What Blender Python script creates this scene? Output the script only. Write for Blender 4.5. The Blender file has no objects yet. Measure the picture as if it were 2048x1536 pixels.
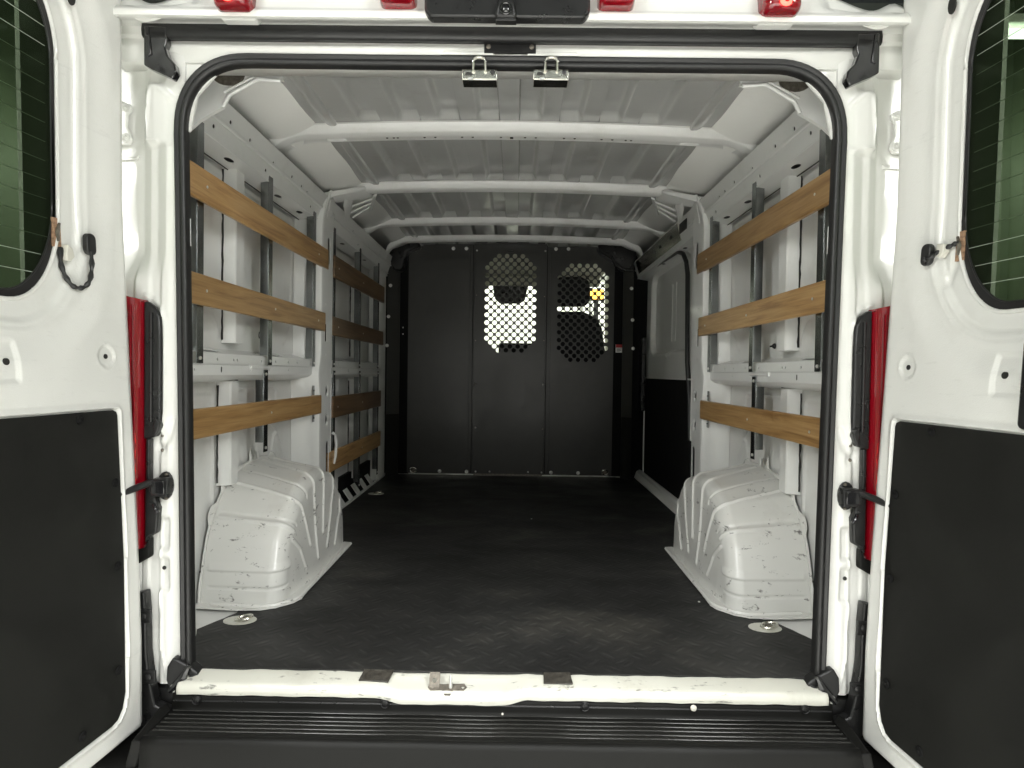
import bpy, bmesh, math, random
import numpy as np
from mathutils import Vector, Matrix
from mathutils.geometry import delaunay_2d_cdt
random.seed(7); rng = np.random.default_rng(7)
S = bpy.context.scene
COL = S.collection
R = math.radians
# ------------------------------------------------------------------ camera
CAMP = np.array([.024, -1.5, .73])          # metres; cargo floor is z = 0, rear opening is y = 0
FP = 1250.0
_r = R(.8)
cF = np.array([-.0064, 1, -.0184]); cF /= np.linalg.norm(cF)
cR = np.array([math.cos(_r), 0, math.sin(_r)]); cR -= cF*cR.dot(cF); cR /= np.linalg.norm(cR)
cU = np.cross(cR, cF)
cam = bpy.data.cameras.new('camera'); camo = bpy.data.objects.new('camera', cam); COL.objects.link(camo)
m = Matrix(((cR[0], cU[0], -cF[0], CAMP[0]), (cR[1], cU[1], -cF[1], CAMP[1]), (cR[2], cU[2], -cF[2], CAMP[2]), (0, 0, 0, 1)))
camo.matrix_world = m
cam.sensor_width = 36; cam.lens = FP/2048*36; cam.clip_start = .02; cam.clip_end = 200
S.camera = camo
S.render.resolution_x = 1024; S.render.resolution_y = 768
S.view_settings.view_transform = 'Standard'; S.view_settings.look = 'None'
S.view_settings.exposure = .32; S.view_settings.gamma = 1
# ------------------------------------------------------------------ world + lamps (indoor garage light, no sun)
W = bpy.data.worlds.new('World'); S.world = W; W.use_nodes = True
W.node_tree.nodes['Background'].inputs[0].default_value = (.97, .975, .89, 1)
W.node_tree.nodes['Background'].inputs[1].default_value = .60
def area(name, loc, rot, sx, sy, power, col):
    l = bpy.data.lights.new(name, 'AREA'); l.shape = 'RECTANGLE'; l.size = sx; l.size_y = sy; l.energy = power; l.color = col
    o = bpy.data.objects.new(name, l); COL.objects.link(o); o.location = loc; o.rotation_euler = rot
    return o
TUBES = [(-1.35, -2.2, 1.35), (1.35, -2.2, 1.35), (0, -3.4, 1.9), (-2.2, .6, 1.5), (2.2, .6, 1.5)]
CEIL = 3.9; LAMP = 2.65; GROUND = -.58

def at(px, py, X=None, Y=None, Z=None):
    """point of the plane x=X, y=Y or z=Z that lies in the sight line of photograph pixel px, py"""
    d = cF + cR*(px-1024)/FP - cU*(py-768)/FP
    if X is not None: t = (X-CAMP[0])/d[0]
    elif Y is not None: t = (Y-CAMP[1])/d[1]
    else: t = (Z-CAMP[2])/d[2]
    return CAMP + d*t

# ------------------------------------------------------------------ materials
def newmat(name):
    m = bpy.data.materials.new(name); m.use_nodes = True
    return m, m.node_tree.nodes, m.node_tree.links, m.node_tree.nodes['Principled BSDF']
def simple(name, col, rough=.5, metal=0, spec=.5, coat=0, bump=0, bscale=200, var=0, vscale=8, rvar=0, coatr=.1):
    m, N, L, B = newmat(name)
    B.inputs['Base Color'].default_value = (*col, 1); B.inputs['Roughness'].default_value = rough
    B.inputs['Metallic'].default_value = metal; B.inputs['Specular IOR Level'].default_value = spec
    B.inputs['Coat Weight'].default_value = coat; B.inputs['Coat Roughness'].default_value = coatr
    tc = N.new('ShaderNodeTexCoord')
    if bump:
        n = N.new('ShaderNodeTexNoise'); n.inputs['Scale'].default_value = bscale; n.inputs['Detail'].default_value = 3
        L.new(tc.outputs['Object'], n.inputs['Vector'])
        b = N.new('ShaderNodeBump'); b.inputs['Strength'].default_value = bump; b.inputs['Distance'].default_value = .002
        L.new(n.outputs['Fac'], b.inputs['Height']); L.new(b.outputs[0], B.inputs['Normal'])
    if var or rvar:
        n = N.new('ShaderNodeTexNoise'); n.inputs['Scale'].default_value = vscale; n.inputs['Detail'].default_value = 6; n.inputs['Roughness'].default_value = .62
        L.new(tc.outputs['Object'], n.inputs['Vector'])
        if var:
            r = N.new('ShaderNodeMapRange'); r.inputs[1].default_value = .3; r.inputs[2].default_value = .7
            r.inputs[3].default_value = 1-var; r.inputs[4].default_value = 1+var*.5
            L.new(n.outputs['Fac'], r.inputs[0])
            mx = N.new('ShaderNodeVectorMath'); mx.operation = 'SCALE'; mx.inputs[0].default_value = col
            L.new(r.outputs[0], mx.inputs['Scale']); L.new(mx.outputs[0], B.inputs['Base Color'])
        if rvar:
            r = N.new('ShaderNodeMapRange'); r.inputs[1].default_value = .3; r.inputs[2].default_value = .7
            r.inputs[3].default_value = rough-rvar; r.inputs[4].default_value = rough+rvar
            L.new(n.outputs['Fac'], r.inputs[0]); L.new(r.outputs[0], B.inputs['Roughness'])
    return m
def paint(name, col, rough, coat, scuff=0, dirt=.04, peel=.05, sscale=(9, 9, 30)):
    """painted steel: orange peel, faint grime, optional dark scuffs"""
    m, N, L, B = newmat(name)
    B.inputs['Coat Weight'].default_value = coat; B.inputs['Coat Roughness'].default_value = .08
    B.inputs['Roughness'].default_value = rough
    tc = N.new('ShaderNodeTexCoord')
    n = N.new('ShaderNodeTexNoise'); n.inputs['Scale'].default_value = 5; n.inputs['Detail'].default_value = 8; n.inputs['Roughness'].default_value = .7
    L.new(tc.outputs['Object'], n.inputs['Vector'])
    r = N.new('ShaderNodeMapRange'); r.inputs[1].default_value = .55; r.inputs[2].default_value = .75
    L.new(n.outputs['Fac'], r.inputs[0])
    mx = N.new('ShaderNodeMix'); mx.data_type = 'RGBA'
    ml = N.new('ShaderNodeMath'); ml.operation = 'MULTIPLY'; ml.inputs[1].default_value = dirt*4
    L.new(r.outputs[0], ml.inputs[0]); L.new(ml.outputs[0], mx.inputs['Factor'])
    mx.inputs['A'].default_value = (*col, 1); mx.inputs['B'].default_value = (col[0]*.62, col[1]*.6, col[2]*.54, 1)
    out = mx.outputs['Result']
    if scuff:
        mp = N.new('ShaderNodeMapping'); mp.inputs['Scale'].default_value = sscale; mp.inputs['Rotation'].default_value = (.3, .2, .5)
        L.new(tc.outputs['Object'], mp.inputs['Vector'])
        n2 = N.new('ShaderNodeTexNoise'); n2.inputs['Scale'].default_value = 1.0; n2.inputs['Detail'].default_value = 5; n2.inputs['Roughness'].default_value = .75; n2.inputs['Distortion'].default_value = .8
        L.new(mp.outputs[0], n2.inputs['Vector'])
        n3 = N.new('ShaderNodeTexNoise'); n3.inputs['Scale'].default_value = 60; L.new(tc.outputs['Object'], n3.inputs['Vector'])
        a = N.new('ShaderNodeMath'); a.operation = 'MULTIPLY_ADD'; a.inputs[1].default_value = .35; L.new(n3.outputs['Fac'], a.inputs[0]); L.new(n2.outputs['Fac'], a.inputs[2])
        r2 = N.new('ShaderNodeMapRange'); r2.inputs[1].default_value = .785; r2.inputs[2].default_value = .86
        r2.inputs[4].default_value = scuff; L.new(a.outputs[0], r2.inputs[0])
        m2 = N.new('ShaderNodeMix'); m2.data_type = 'RGBA'; m2.inputs['B'].default_value = (.07, .065, .06, 1)
        L.new(r2.outputs[0], m2.inputs['Factor']); L.new(out, m2.inputs['A']); out = m2.outputs['Result']
    L.new(out, B.inputs['Base Color'])
    p = N.new('ShaderNodeTexNoise'); p.inputs['Scale'].default_value = 420; p.inputs['Detail'].default_value = 1
    L.new(tc.outputs['Object'], p.inputs['Vector'])
    b = N.new('ShaderNodeBump'); b.inputs['Strength'].default_value = peel; b.inputs['Distance'].default_value = .001
    L.new(p.outputs['Fac'], b.inputs['Height']); L.new(b.outputs[0], B.inputs['Normal'])
    return m
def wood(name, c1, c2, c3):
    m, N, L, B = newmat(name)
    B.inputs['Roughness'].default_value = .42; B.inputs['Coat Weight'].default_value = .25; B.inputs['Coat Roughness'].default_value = .3
    tc = N.new('ShaderNodeTexCoord'); oi = N.new('ShaderNodeObjectInfo')
    mp = N.new('ShaderNodeMapping'); mp.inputs['Scale'].default_value = (6, 1.6, 30)
    ad = N.new('ShaderNodeVectorMath'); ad.operation = 'ADD'
    sc = N.new('ShaderNodeVectorMath'); sc.operation = 'SCALE'; sc.inputs[0].default_value = (13, 7, 5)
    L.new(oi.outputs['Random'], sc.inputs['Scale']); L.new(tc.outputs['Object'], ad.inputs[0]); L.new(sc.outputs[0], ad.inputs[1])
    L.new(ad.outputs[0], mp.inputs['Vector'])
    n = N.new('ShaderNodeTexNoise'); n.inputs['Scale'].default_value = 1.6; n.inputs['Detail'].default_value = 8; n.inputs['Roughness'].default_value = .62; n.inputs['Distortion'].default_value = .7
    L.new(mp.outputs[0], n.inputs['Vector'])
    mp2 = N.new('ShaderNodeMapping'); mp2.inputs['Scale'].default_value = (40, 7, 240); L.new(ad.outputs[0], mp2.inputs['Vector'])
    n2 = N.new('ShaderNodeTexNoise'); n2.inputs['Scale'].default_value = 1; n2.inputs['Detail'].default_value = 4; L.new(mp2.outputs[0], n2.inputs['Vector'])
    a = N.new('ShaderNodeMath'); a.operation = 'MULTIPLY_ADD'; a.inputs[1].default_value = .35; L.new(n2.outputs['Fac'], a.inputs[0]); L.new(n.outputs['Fac'], a.inputs[2])
    cr = N.new('ShaderNodeValToRGB'); cr.color_ramp.elements[0].position = .5; cr.color_ramp.elements[0].color = (*c1, 1)
    cr.color_ramp.elements[1].position = .85; cr.color_ramp.elements[1].color = (*c3, 1)
    e = cr.color_ramp.elements.new(.66); e.color = (*c2, 1)
    L.new(a.outputs[0], cr.inputs[0])
    hs = N.new('ShaderNodeHueSaturation'); mr = N.new('ShaderNodeMapRange'); mr.inputs[3].default_value = .82; mr.inputs[4].default_value = 1.15
    L.new(oi.outputs['Random'], mr.inputs[0]); L.new(mr.outputs[0], hs.inputs['Value']); L.new(cr.outputs[0], hs.inputs['Color'])
    L.new(hs.outputs[0], B.inputs['Base Color'])
    b = N.new('ShaderNodeBump'); b.inputs['Strength'].default_value = .15; b.inputs['Distance'].default_value = .001
    L.new(a.outputs[0], b.inputs['Height']); L.new(b.outputs[0], B.inputs['Normal'])
    return m
def matfloor():
    """black rubber mat with a diamond tread, scuffed paler in patches"""
    m, N, L, B = newmat('rubber mat')
    tc = N.new('ShaderNodeTexCoord')
    def wave(rot, sc):
        mp = N.new('ShaderNodeMapping'); mp.inputs['Rotation'].default_value = (0, 0, R(rot)); L.new(tc.outputs['Object'], mp.inputs['Vector'])
        sx = N.new('ShaderNodeSeparateXYZ'); L.new(mp.outputs[0], sx.inputs[0])
        return sx
    # small crossing bars: |sin| product in two diagonal directions, switched like a chequer plate
    a = wave(45, 1)
    def sinf(sock, freq, ph=0):
        k = N.new('ShaderNodeMath'); k.operation = 'MULTIPLY_ADD'; k.inputs[1].default_value = freq; k.inputs[2].default_value = ph; L.new(sock, k.inputs[0])
        s = N.new('ShaderNodeMath'); s.operation = 'SINE'; L.new(k.outputs[0], s.inputs[0]); return s.outputs[0]
    def mul(p, q):
        k = N.new('ShaderNodeMath'); k.operation = 'MULTIPLY'; L.new(p, k.inputs[0]); L.new(q, k.inputs[1]); return k.outputs[0]
    F1 = 2*math.pi/.056
    chk = mul(sinf(a.outputs[0], F1/2), sinf(a.outputs[1], F1/2))
    st = N.new('ShaderNodeMath'); st.operation = 'GREATER_THAN'; st.inputs[1].default_value = 0; L.new(chk, st.inputs[0])
    mixv = N.new('ShaderNodeMix'); mixv.data_type = 'FLOAT'
    L.new(st.outputs[0], mixv.inputs['Factor']); L.new(sinf(a.outputs[0], F1*2.5), mixv.inputs['A']); L.new(sinf(a.outputs[1], F1*2.5), mixv.inputs['B'])
    ab = N.new('ShaderNodeMath'); ab.operation = 'ABSOLUTE'; L.new(chk, ab.inputs[0])
    hgt = mul(mixv.outputs['Result'], ab.outputs[0])
    n = N.new('ShaderNodeTexNoise'); n.inputs['Scale'].default_value = 2.2; n.inputs['Detail'].default_value = 9; n.inputs['Roughness'].default_value = .66; n.inputs['Distortion'].default_value = .5
    mp = N.new('ShaderNodeMapping'); mp.inputs['Scale'].default_value = (1, 1.7, 1); L.new(tc.outputs['Object'], mp.inputs['Vector']); L.new(mp.outputs[0], n.inputs['Vector'])
    cr = N.new('ShaderNodeValToRGB'); cr.color_ramp.elements[0].position = .38; cr.color_ramp.elements[0].color = (.015, .015, .0146, 1)
    cr.color_ramp.elements[1].position = .70; cr.color_ramp.elements[1].color = (.052, .050, .045, 1)
    e = cr.color_ramp.elements.new(.56); e.color = (.026, .026, .025, 1)
    # a scuffed patch just inside the sill, right of the middle
    pm = N.new('ShaderNodeMapping'); pm.inputs['Location'].default_value = (-.16, 2.62, 0); pm.inputs['Scale'].default_value = (1, 2.2, 1); pm.vector_type = 'POINT'
    L.new(tc.outputs['Object'], pm.inputs['Vector'])
    vl = N.new('ShaderNodeVectorMath'); vl.operation = 'LENGTH'; sx_ = N.new('ShaderNodeVectorMath'); sx_.operation = 'MULTIPLY'; sx_.inputs[1].default_value = (1, 1, 0)
    L.new(pm.outputs[0], sx_.inputs[0]); L.new(sx_.outputs[0], vl.inputs[0])
    pr = N.new('ShaderNodeMapRange'); pr.inputs[1].default_value = .42; pr.inputs[2].default_value = .05; pr.inputs[3].default_value = 0; pr.inputs[4].default_value = .17; L.new(vl.outputs['Value'], pr.inputs[0])
    pa = N.new('ShaderNodeMath'); pa.operation = 'ADD'; L.new(n.outputs['Fac'], pa.inputs[0]); L.new(pr.outputs[0], pa.inputs[1])
    L.new(pa.outputs[0], cr.inputs[0])
    # worn tops of the tread are a little paler
    wr = N.new('ShaderNodeMapRange'); wr.inputs[1].default_value = .25; wr.inputs[2].default_value = .8; wr.inputs[3].default_value = 1; wr.inputs[4].default_value = 1.7
    L.new(hgt, wr.inputs[0])
    sc = N.new('ShaderNodeVectorMath'); sc.operation = 'SCALE'; L.new(cr.outputs[0], sc.inputs[0]); L.new(wr.outputs[0], sc.inputs['Scale'])
    L.new(sc.outputs[0], B.inputs['Base Color'])
    r = N.new('ShaderNodeMapRange'); r.inputs[1].default_value = .35; r.inputs[2].default_value = .7; r.inputs[3].default_value = .62; r.inputs[4].default_value = .42
    L.new(n.outputs['Fac'], r.inputs[0]); L.new(r.outputs[0], B.inputs['Roughness'])
    B.inputs['Specular IOR Level'].default_value = .3
    b = N.new('ShaderNodeBump'); b.inputs['Strength'].default_value = .35; b.inputs['Distance'].default_value = .0011
    L.new(hgt, b.inputs['Height']); L.new(b.outputs[0], B.inputs['Normal'])
    return m
def galv():
    m, N, L, B = newmat('galvanised steel')
    B.inputs['Metallic'].default_value = 1
    tc = N.new('ShaderNodeTexCoord'); n = N.new('ShaderNodeTexNoise'); n.inputs['Scale'].default_value = 14; n.inputs['Detail'].default_value = 4; L.new(tc.outputs['Object'], n.inputs['Vector'])
    cr = N.new('ShaderNodeValToRGB'); cr.color_ramp.elements[0].position = .35; cr.color_ramp.elements[0].color = (.27, .285, .285, 1)
    cr.color_ramp.elements[1].position = .7; cr.color_ramp.elements[1].color = (.36, .375, .375, 1); L.new(n.outputs['Fac'], cr.inputs[0])
    L.new(cr.outputs[0], B.inputs['Base Color']); B.inputs['Roughness'].default_value = .27
    return m
def glass(name, col, rough=0, alpha_dark=.25):
    """tinted pane: sees through darkly and mirrors its surroundings"""
    m, N, L, B = newmat(name); N.remove(B)
    t = N.new('ShaderNodeBsdfTransparent'); t.inputs[0].default_value = (*col, 1)
    g = N.new('ShaderNodeBsdfGlossy'); g.inputs['Color'].default_value = (.9, .95, .93, 1); g.inputs['Roughness'].default_value = rough
    f = N.new('ShaderNodeFresnel'); f.inputs[0].default_value = 1.5
    ge = N.new('ShaderNodeNewGeometry'); iv = N.new('ShaderNodeMath'); iv.operation = 'SUBTRACT'; iv.inputs[0].default_value = 1; L.new(ge.outputs['Backfacing'], iv.inputs[1])
    mu = N.new('ShaderNodeMath'); mu.operation = 'MULTIPLY'; L.new(f.outputs[0], mu.inputs[0]); L.new(iv.outputs[0], mu.inputs[1])
    x = N.new('ShaderNodeMixShader'); L.new(mu.outputs[0], x.inputs[0]); L.new(t.outputs[0], x.inputs[1]); L.new(g.outputs[0], x.inputs[2])
    L.new(x.outputs[0], N['Material Output'].inputs[0])
    return m
def emit(name, col, s):
    m, N, L, B = newmat(name); B.inputs['Base Color'].default_value = (*col, 1)
    B.inputs['Emission Color'].default_value = (*col, 1); B.inputs['Emission Strength'].default_value = s
    return m
def redlens(name, col, ribs):
    m, N, L, B = newmat(name)
    B.inputs['Base Color'].default_value = (*col, 1); B.inputs['Roughness'].default_value = .12; B.inputs['Coat Weight'].default_value = 1; B.inputs['Coat Roughness'].default_value = .03
    tc = N.new('ShaderNodeTexCoord'); w = N.new('ShaderNodeTexWave'); w.bands_direction = 'Z'; w.inputs['Scale'].default_value = ribs; w.inputs['Distortion'].default_value = 0
    L.new(tc.outputs['Object'], w.inputs['Vector'])
    b = N.new('ShaderNodeBump'); b.inputs['Strength'].default_value = .15; b.inputs['Distance'].default_value = .001; L.new(w.outputs['Fac'], b.inputs['Height']); L.new(b.outputs[0], B.inputs['Normal'])
    return m
def corrugated(name, col):
    m, N, L, B = newmat(name); B.inputs['Roughness'].default_value = .45
    tc = N.new('ShaderNodeTexCoord'); n = N.new('ShaderNodeTexNoise'); n.inputs['Scale'].default_value = 3; n.inputs['Detail'].default_value = 6; L.new(tc.outputs['Object'], n.inputs['Vector'])
    cr = N.new('ShaderNodeValToRGB'); cr.color_ramp.elements[0].position = .3; cr.color_ramp.elements[0].color = (col[0]*.8, col[1]*.8, col[2]*.8, 1); cr.color_ramp.elements[1].position = .7; cr.color_ramp.elements[1].color = (*col, 1)
    L.new(n.outputs['Fac'], cr.inputs[0]); L.new(cr.outputs[0], B.inputs['Base Color'])
    return m
M = dict(
    white=paint('white body paint', (.78, .78, .745), .30, .6, 0, .03, .05),
    speck=paint('thin white inner door paint', (.78, .78, .745), .36, .4, .06, .04, .28, (5, 5, 60)),
    inner=paint('white interior paint', (.80, .805, .785), .38, .35, 0, .07, .06),
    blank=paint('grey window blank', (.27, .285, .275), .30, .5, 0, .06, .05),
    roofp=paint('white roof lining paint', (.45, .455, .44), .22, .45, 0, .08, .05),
    arch=paint('scuffed white arch paint', (.74, .74, .71), .36, .4, .85, .08, .06, (10, 9, 26)),
    sill=paint('worn white sill paint', (.68, .675, .60), .33, .5, .7, .12, .05, (6, 40, 60)),
    rubber=simple('black rubber', (.016, .016, .016), .40, spec=.5, bump=.15, bscale=120, rvar=.08),
    plastic=simple('black moulded plastic', (.011, .011, .011), .32, spec=.5, bump=.25, bscale=500, rvar=.1, vscale=20),
    bumper=simple('grey black bumper plastic', (.008, .008, .0072), .55, spec=.2, bump=.06, bscale=650, var=.15, vscale=14, rvar=.04),
    ribp=simple('glossy black rib plastic', (.03, .03, .028), .22, spec=.6, bump=.04, bscale=60, rvar=.06),  # paler and shinier than the bumper, standing in for rib highlights
    gloss=simple('shiny black sealant', (.010, .010, .011), .12, spec=.6, coat=.5, bump=.3, bscale=30),
    trim=simple('charcoal hardboard', (.0105, .0107, .009), .62, spec=.25, bump=.5, bscale=900, var=.35, vscale=7, rvar=.08),
    part=simple('charcoal powder coat', (.036, .036, .032), .36, spec=.5, bump=.12, bscale=700, var=.25, vscale=4, rvar=.07),
    black=simple('flat black cloth', (.006, .006, .006), .8, spec=.2),
    galv=galv(),
    zinc=simple('bright zinc plate', (.78, .77, .70), .22, metal=1, var=.2, vscale=60),
    bolt=simple('zinc bolt head', (.80, .80, .76), .28, metal=.7),
    bolt_glint=simple('white bolt glint', (.82, .82, .79), .35, coat=.3),  # white stands in for the bright reflection on metal bolt heads
    grime=simple('grimy steel', (.20, .18, .15), .5, metal=.6, var=.5, vscale=90),
    greasy=simple('greasy grey pad', (.055, .05, .042), .3, spec=.6, var=.7, vscale=60, bump=.4, bscale=120),
    wood=wood('bamboo slat', (.25, .130, .045), (.39, .228, .088), (.48, .305, .135)),
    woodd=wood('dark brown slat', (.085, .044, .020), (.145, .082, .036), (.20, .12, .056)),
    mat=matfloor(),
    lens=redlens('red lamp lens', (.21, .002, .008), 9),
    lensb=redlens('red reflector with glow', (.75, .02, .02), 9),  # brighter base red puts the glow of the lower lens into the colour
    glass=glass('tinted green glass', (.34, .38, .32)),
    clear=glass('clear windscreen glass', (.92, .95, .92)),
    wire=simple('heater wire', (.36, .40, .34), .6),
    rust=simple('corroded tab', (.42, .26, .16), .7, var=.6, vscale=150),
    cream=simple('cream plastic plug', (.72, .70, .62), .4),
    fabric=simple('dark seat cloth', (.016, .016, .018), .9, spec=.2, bump=.5, bscale=400),
    headl=simple('pale headliner cloth', (.62, .60, .52), .9, spec=.2),
    tube=emit('lit tube', (.92, 1, .96), 9),
    ledglow=emit('red lamp glow', (1, .06, .04), 6),
    amber=emit('amber lamp', (1, .45, .06), 1.6),
    green=corrugated('green sheet', (.17, .215, .14)),
    ceil=simple('dark ceiling', (.035, .04, .042), .7, var=.5, vscale=1.5),
    conc=simple('pale concrete', (.70, .69, .66), .55, var=.3, vscale=2, bump=.2, bscale=60),
    pale=simple('pale wall paint', (.80, .80, .74), .6),
    red=simple('red print', (.45, .02, .02), .5), paper=simple('white label', (.75, .75, .73), .5),
    darkfill=simple('dark sealer and fill', (.02, .02, .018), .6),  # sealer beads; also stands in for shade in holes, slots and rails
)

# ------------------------------------------------------------------ geometry helpers: every shape is (verts array, faces list)
def J(*ps):
    V = []; Fc = []; n = 0
    for v, f in ps:
        v = np.asarray(v, float); V.append(v); Fc += [tuple(i+n for i in q) for q in f]; n += len(v)
    return np.vstack(V), Fc
def mir(g):
    v, f = g; v = np.array(v, float); v[:, 0] *= -1
    return v, [tuple(reversed(q)) for q in f]
def side(s, g): return g if s < 0 else mir(g)        # shapes are measured on the left (x<0) side
def box(x0, x1, y0, y1, z0, z1):
    x0, x1 = min(x0, x1), max(x0, x1); y0, y1 = min(y0, y1), max(y0, y1); z0, z1 = min(z0, z1), max(z0, z1)
    v = [(x, y, z) for z in (z0, z1) for x, y in ((x0, y0), (x1, y0), (x1, y1), (x0, y1))]
    return np.array(v), [(3, 2, 1, 0), (4, 5, 6, 7), (0, 1, 5, 4), (1, 2, 6, 5), (2, 3, 7, 6), (3, 0, 4, 7)]
def prism(poly, ext):
    p = np.array(poly, float); n = len(p); e = np.array(ext, float)
    nn = np.zeros(3)
    for i in range(n): nn += np.cross(p[i], p[(i+1) % n])
    if nn.dot(e) > 0: p = p[::-1]
    v = np.vstack([p, p+e])
    return v, [tuple(range(n)), tuple(range(2*n-1, n-1, -1))]+[(i, i+n, (i+1) % n+n, (i+1) % n) for i in range(n)]
def sweep(path, prof, up=(0, 0, 1), closed=False, cap=True, scale=None):
    """prof: 2-D points (side, up) carried along path"""
    P = np.array(path, float); n = len(P); k = len(prof); prof = np.array(prof, float); V = []
    for i in range(n):
        a = P[(i-1) % n] if (closed or i > 0) else P[i]; b = P[(i+1) % n] if (closed or i < n-1) else P[i]
        t = b-a; t /= np.linalg.norm(t)+1e-12
        s_ = np.cross(t, np.array(up, float)); s_ /= np.linalg.norm(s_)+1e-12; u_ = np.cross(s_, t)
        q = prof*(scale[i] if scale is not None else 1)
        V.append(P[i]+q[:, :1]*s_+q[:, 1:]*u_)
    V = np.vstack(V); Fc = []
    for i in range(n if closed else n-1):
        j = (i+1) % n
        for c in range(k): d = (c+1) % k; Fc.append((i*k+c, j*k+c, j*k+d, i*k+d))
    if cap and not closed: Fc += [tuple(range(k)), tuple(range(n*k-1, (n-1)*k-1, -1))]
    return V, Fc
def circ(r, n=10, rx=None): return [(r*math.cos(2*math.pi*i/n), (rx or r)*math.sin(2*math.pi*i/n)) for i in range(n)]
def tube(path, r, n=8, closed=False, scale=None):
    P = np.array(path, float); d = P[-1]-P[0] if not closed else np.array([0, 0, 1.])
    up = (0, 0, 1)
    if not closed:
        dd = np.abs(d)/(np.linalg.norm(d)+1e-9); up = (0, 1, 0) if dd[2] > .8 else (0, 0, 1)
    return sweep(path, circ(r, n), up, closed, scale=scale)
def cyl(p0, p1, r0, r1=None, n=14):
    return sweep([p0, p1], circ(1, n), (0, 0, 1) if abs(p1[2]-p0[2]) < .9*np.linalg.norm(np.subtract(p1, p0)) else (0, 1, 0), scale=[r0, r1 if r1 is not None else r0])
def bolt(c, nrm, r, h, n=12):
    """domed bolt head standing on c"""
    nrm = np.array(nrm, float); nrm /= np.linalg.norm(nrm); c = np.array(c, float)
    return sweep([c, c+nrm*h*.55, c+nrm*h*.85, c+nrm*h], circ(1, n), (0, 0, 1) if abs(nrm[2]) < .8 else (0, 1, 0), scale=[r, r*.93, r*.65, r*.2])
def grid(P, keep=None):
    nu, nv = P.shape[:2]; idx = np.arange(nu*nv).reshape(nu, nv)
    q = np.stack([idx[:-1, :-1], idx[1:, :-1], idx[1:, 1:], idx[:-1, 1:]], -1)
    if keep is not None: q = q[keep]
    else: q = q.reshape(-1, 4)
    q = q.reshape(-1, 4)
    u, inv = np.unique(q, return_inverse=True)
    return P.reshape(-1, 3)[u], [tuple(r) for r in inv.reshape(-1, 4).tolist()]
def plate(outer, holes, th, o, ex, ey):
    """flat sheet with real holes; 2-D outlines on axes ex, ey; thickness th towards ex x ey"""
    o, ex, ey = (np.array(a, float) for a in (o, ex, ey)); en = np.cross(ex, ey)
    pts = [Vector(p) for p in outer]; loops = [list(range(len(outer)))]
    for h in holes: n = len(pts); pts += [Vector(p) for p in h]; loops.append(list(range(n, n+len(h))))
    ed = [(l[i], l[(i+1) % len(l)]) for l in loops for i in range(len(l))]
    vo, eo, fo, ov, oe, of = delaunay_2d_cdt(pts, ed, [], 1, 1e-7)
    A = np.array([tuple(v) for v in vo]); hs = [np.array(h) for h in holes]
    boxes = [(h.min(0), h.max(0)) for h in hs]; F2 = []
    for f in fo:
        c = A[list(f)].mean(0); bad = False
        for h, (lo, hi) in zip(hs, boxes):
            if (c > lo).all() and (c < hi).all() and inpoly(c[None], h)[0]: bad = True; break
        if not bad and inpoly(c[None], np.array(outer))[0]: F2.append(tuple(f))
    cnt = {}
    for f in F2:
        for i in range(len(f)):
            e = (f[i], f[(i+1) % len(f)]); cnt[e] = 1
    n = len(A); v0 = o+A[:, :1]*ex+A[:, 1:]*ey
    V = np.vstack([v0+en*th, v0]); Fc = list(F2)+[tuple(reversed([i+n for i in f])) for f in F2]
    for (a, b) in cnt:
        if (b, a) not in cnt: Fc.append((b, a, a+n, b+n))
    return V, Fc
def inpoly(p, poly):
    x, y = p[..., 0], p[..., 1]; r = np.zeros(x.shape, bool); n = len(poly); j = n-1
    for i in range(n):
        xi, yi = poly[i]; xj, yj = poly[j]
        c = ((yi > y) != (yj > y)) & (x < (xj-xi)*(y-yi)/((yj-yi) or 1e-12)+xi); r ^= c; j = i
    return r
def dpoly(U, V, poly, closed=False):
    """distance of grid points to a polyline"""
    d = np.full(np.shape(U), 1e9); n = len(poly)
    for i in range(n if closed else n-1):
        a = np.array(poly[i], float); b = np.array(poly[(i+1) % n], float); ab = b-a; L2 = ab.dot(ab)+1e-12
        t = np.clip(((U-a[0])*ab[0]+(V-a[1])*ab[1])/L2, 0, 1)
        d = np.minimum(d, np.hypot(U-a[0]-t*ab[0], V-a[1]-t*ab[1]))
    return d
def sm(a, b, x):
    t = np.clip((x-a)/(b-a), 0, 1); return t*t*(3-2*t)
def ridge(U, V, poly, w, A): return A*(1-sm(0, w, dpoly(U, V, poly)))
def rrect(x0, x1, y0, y1, r, n=5):
    p = []
    for cx, cy, a in ((x1-r, y1-r, 0), (x0+r, y1-r, 90), (x0+r, y0+r, 180), (x1-r, y0+r, 270)):
        p += [(cx+r*math.cos(R(a+90*i/n)), cy+r*math.sin(R(a+90*i/n))) for i in range(n+1)]
    return p
def hole(x, y, r, n=10, ry=None): return [(x+r*math.cos(2*math.pi*i/n), y+(ry or r)*math.sin(2*math.pi*i/n)) for i in range(n)]
WLD = {}
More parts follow.
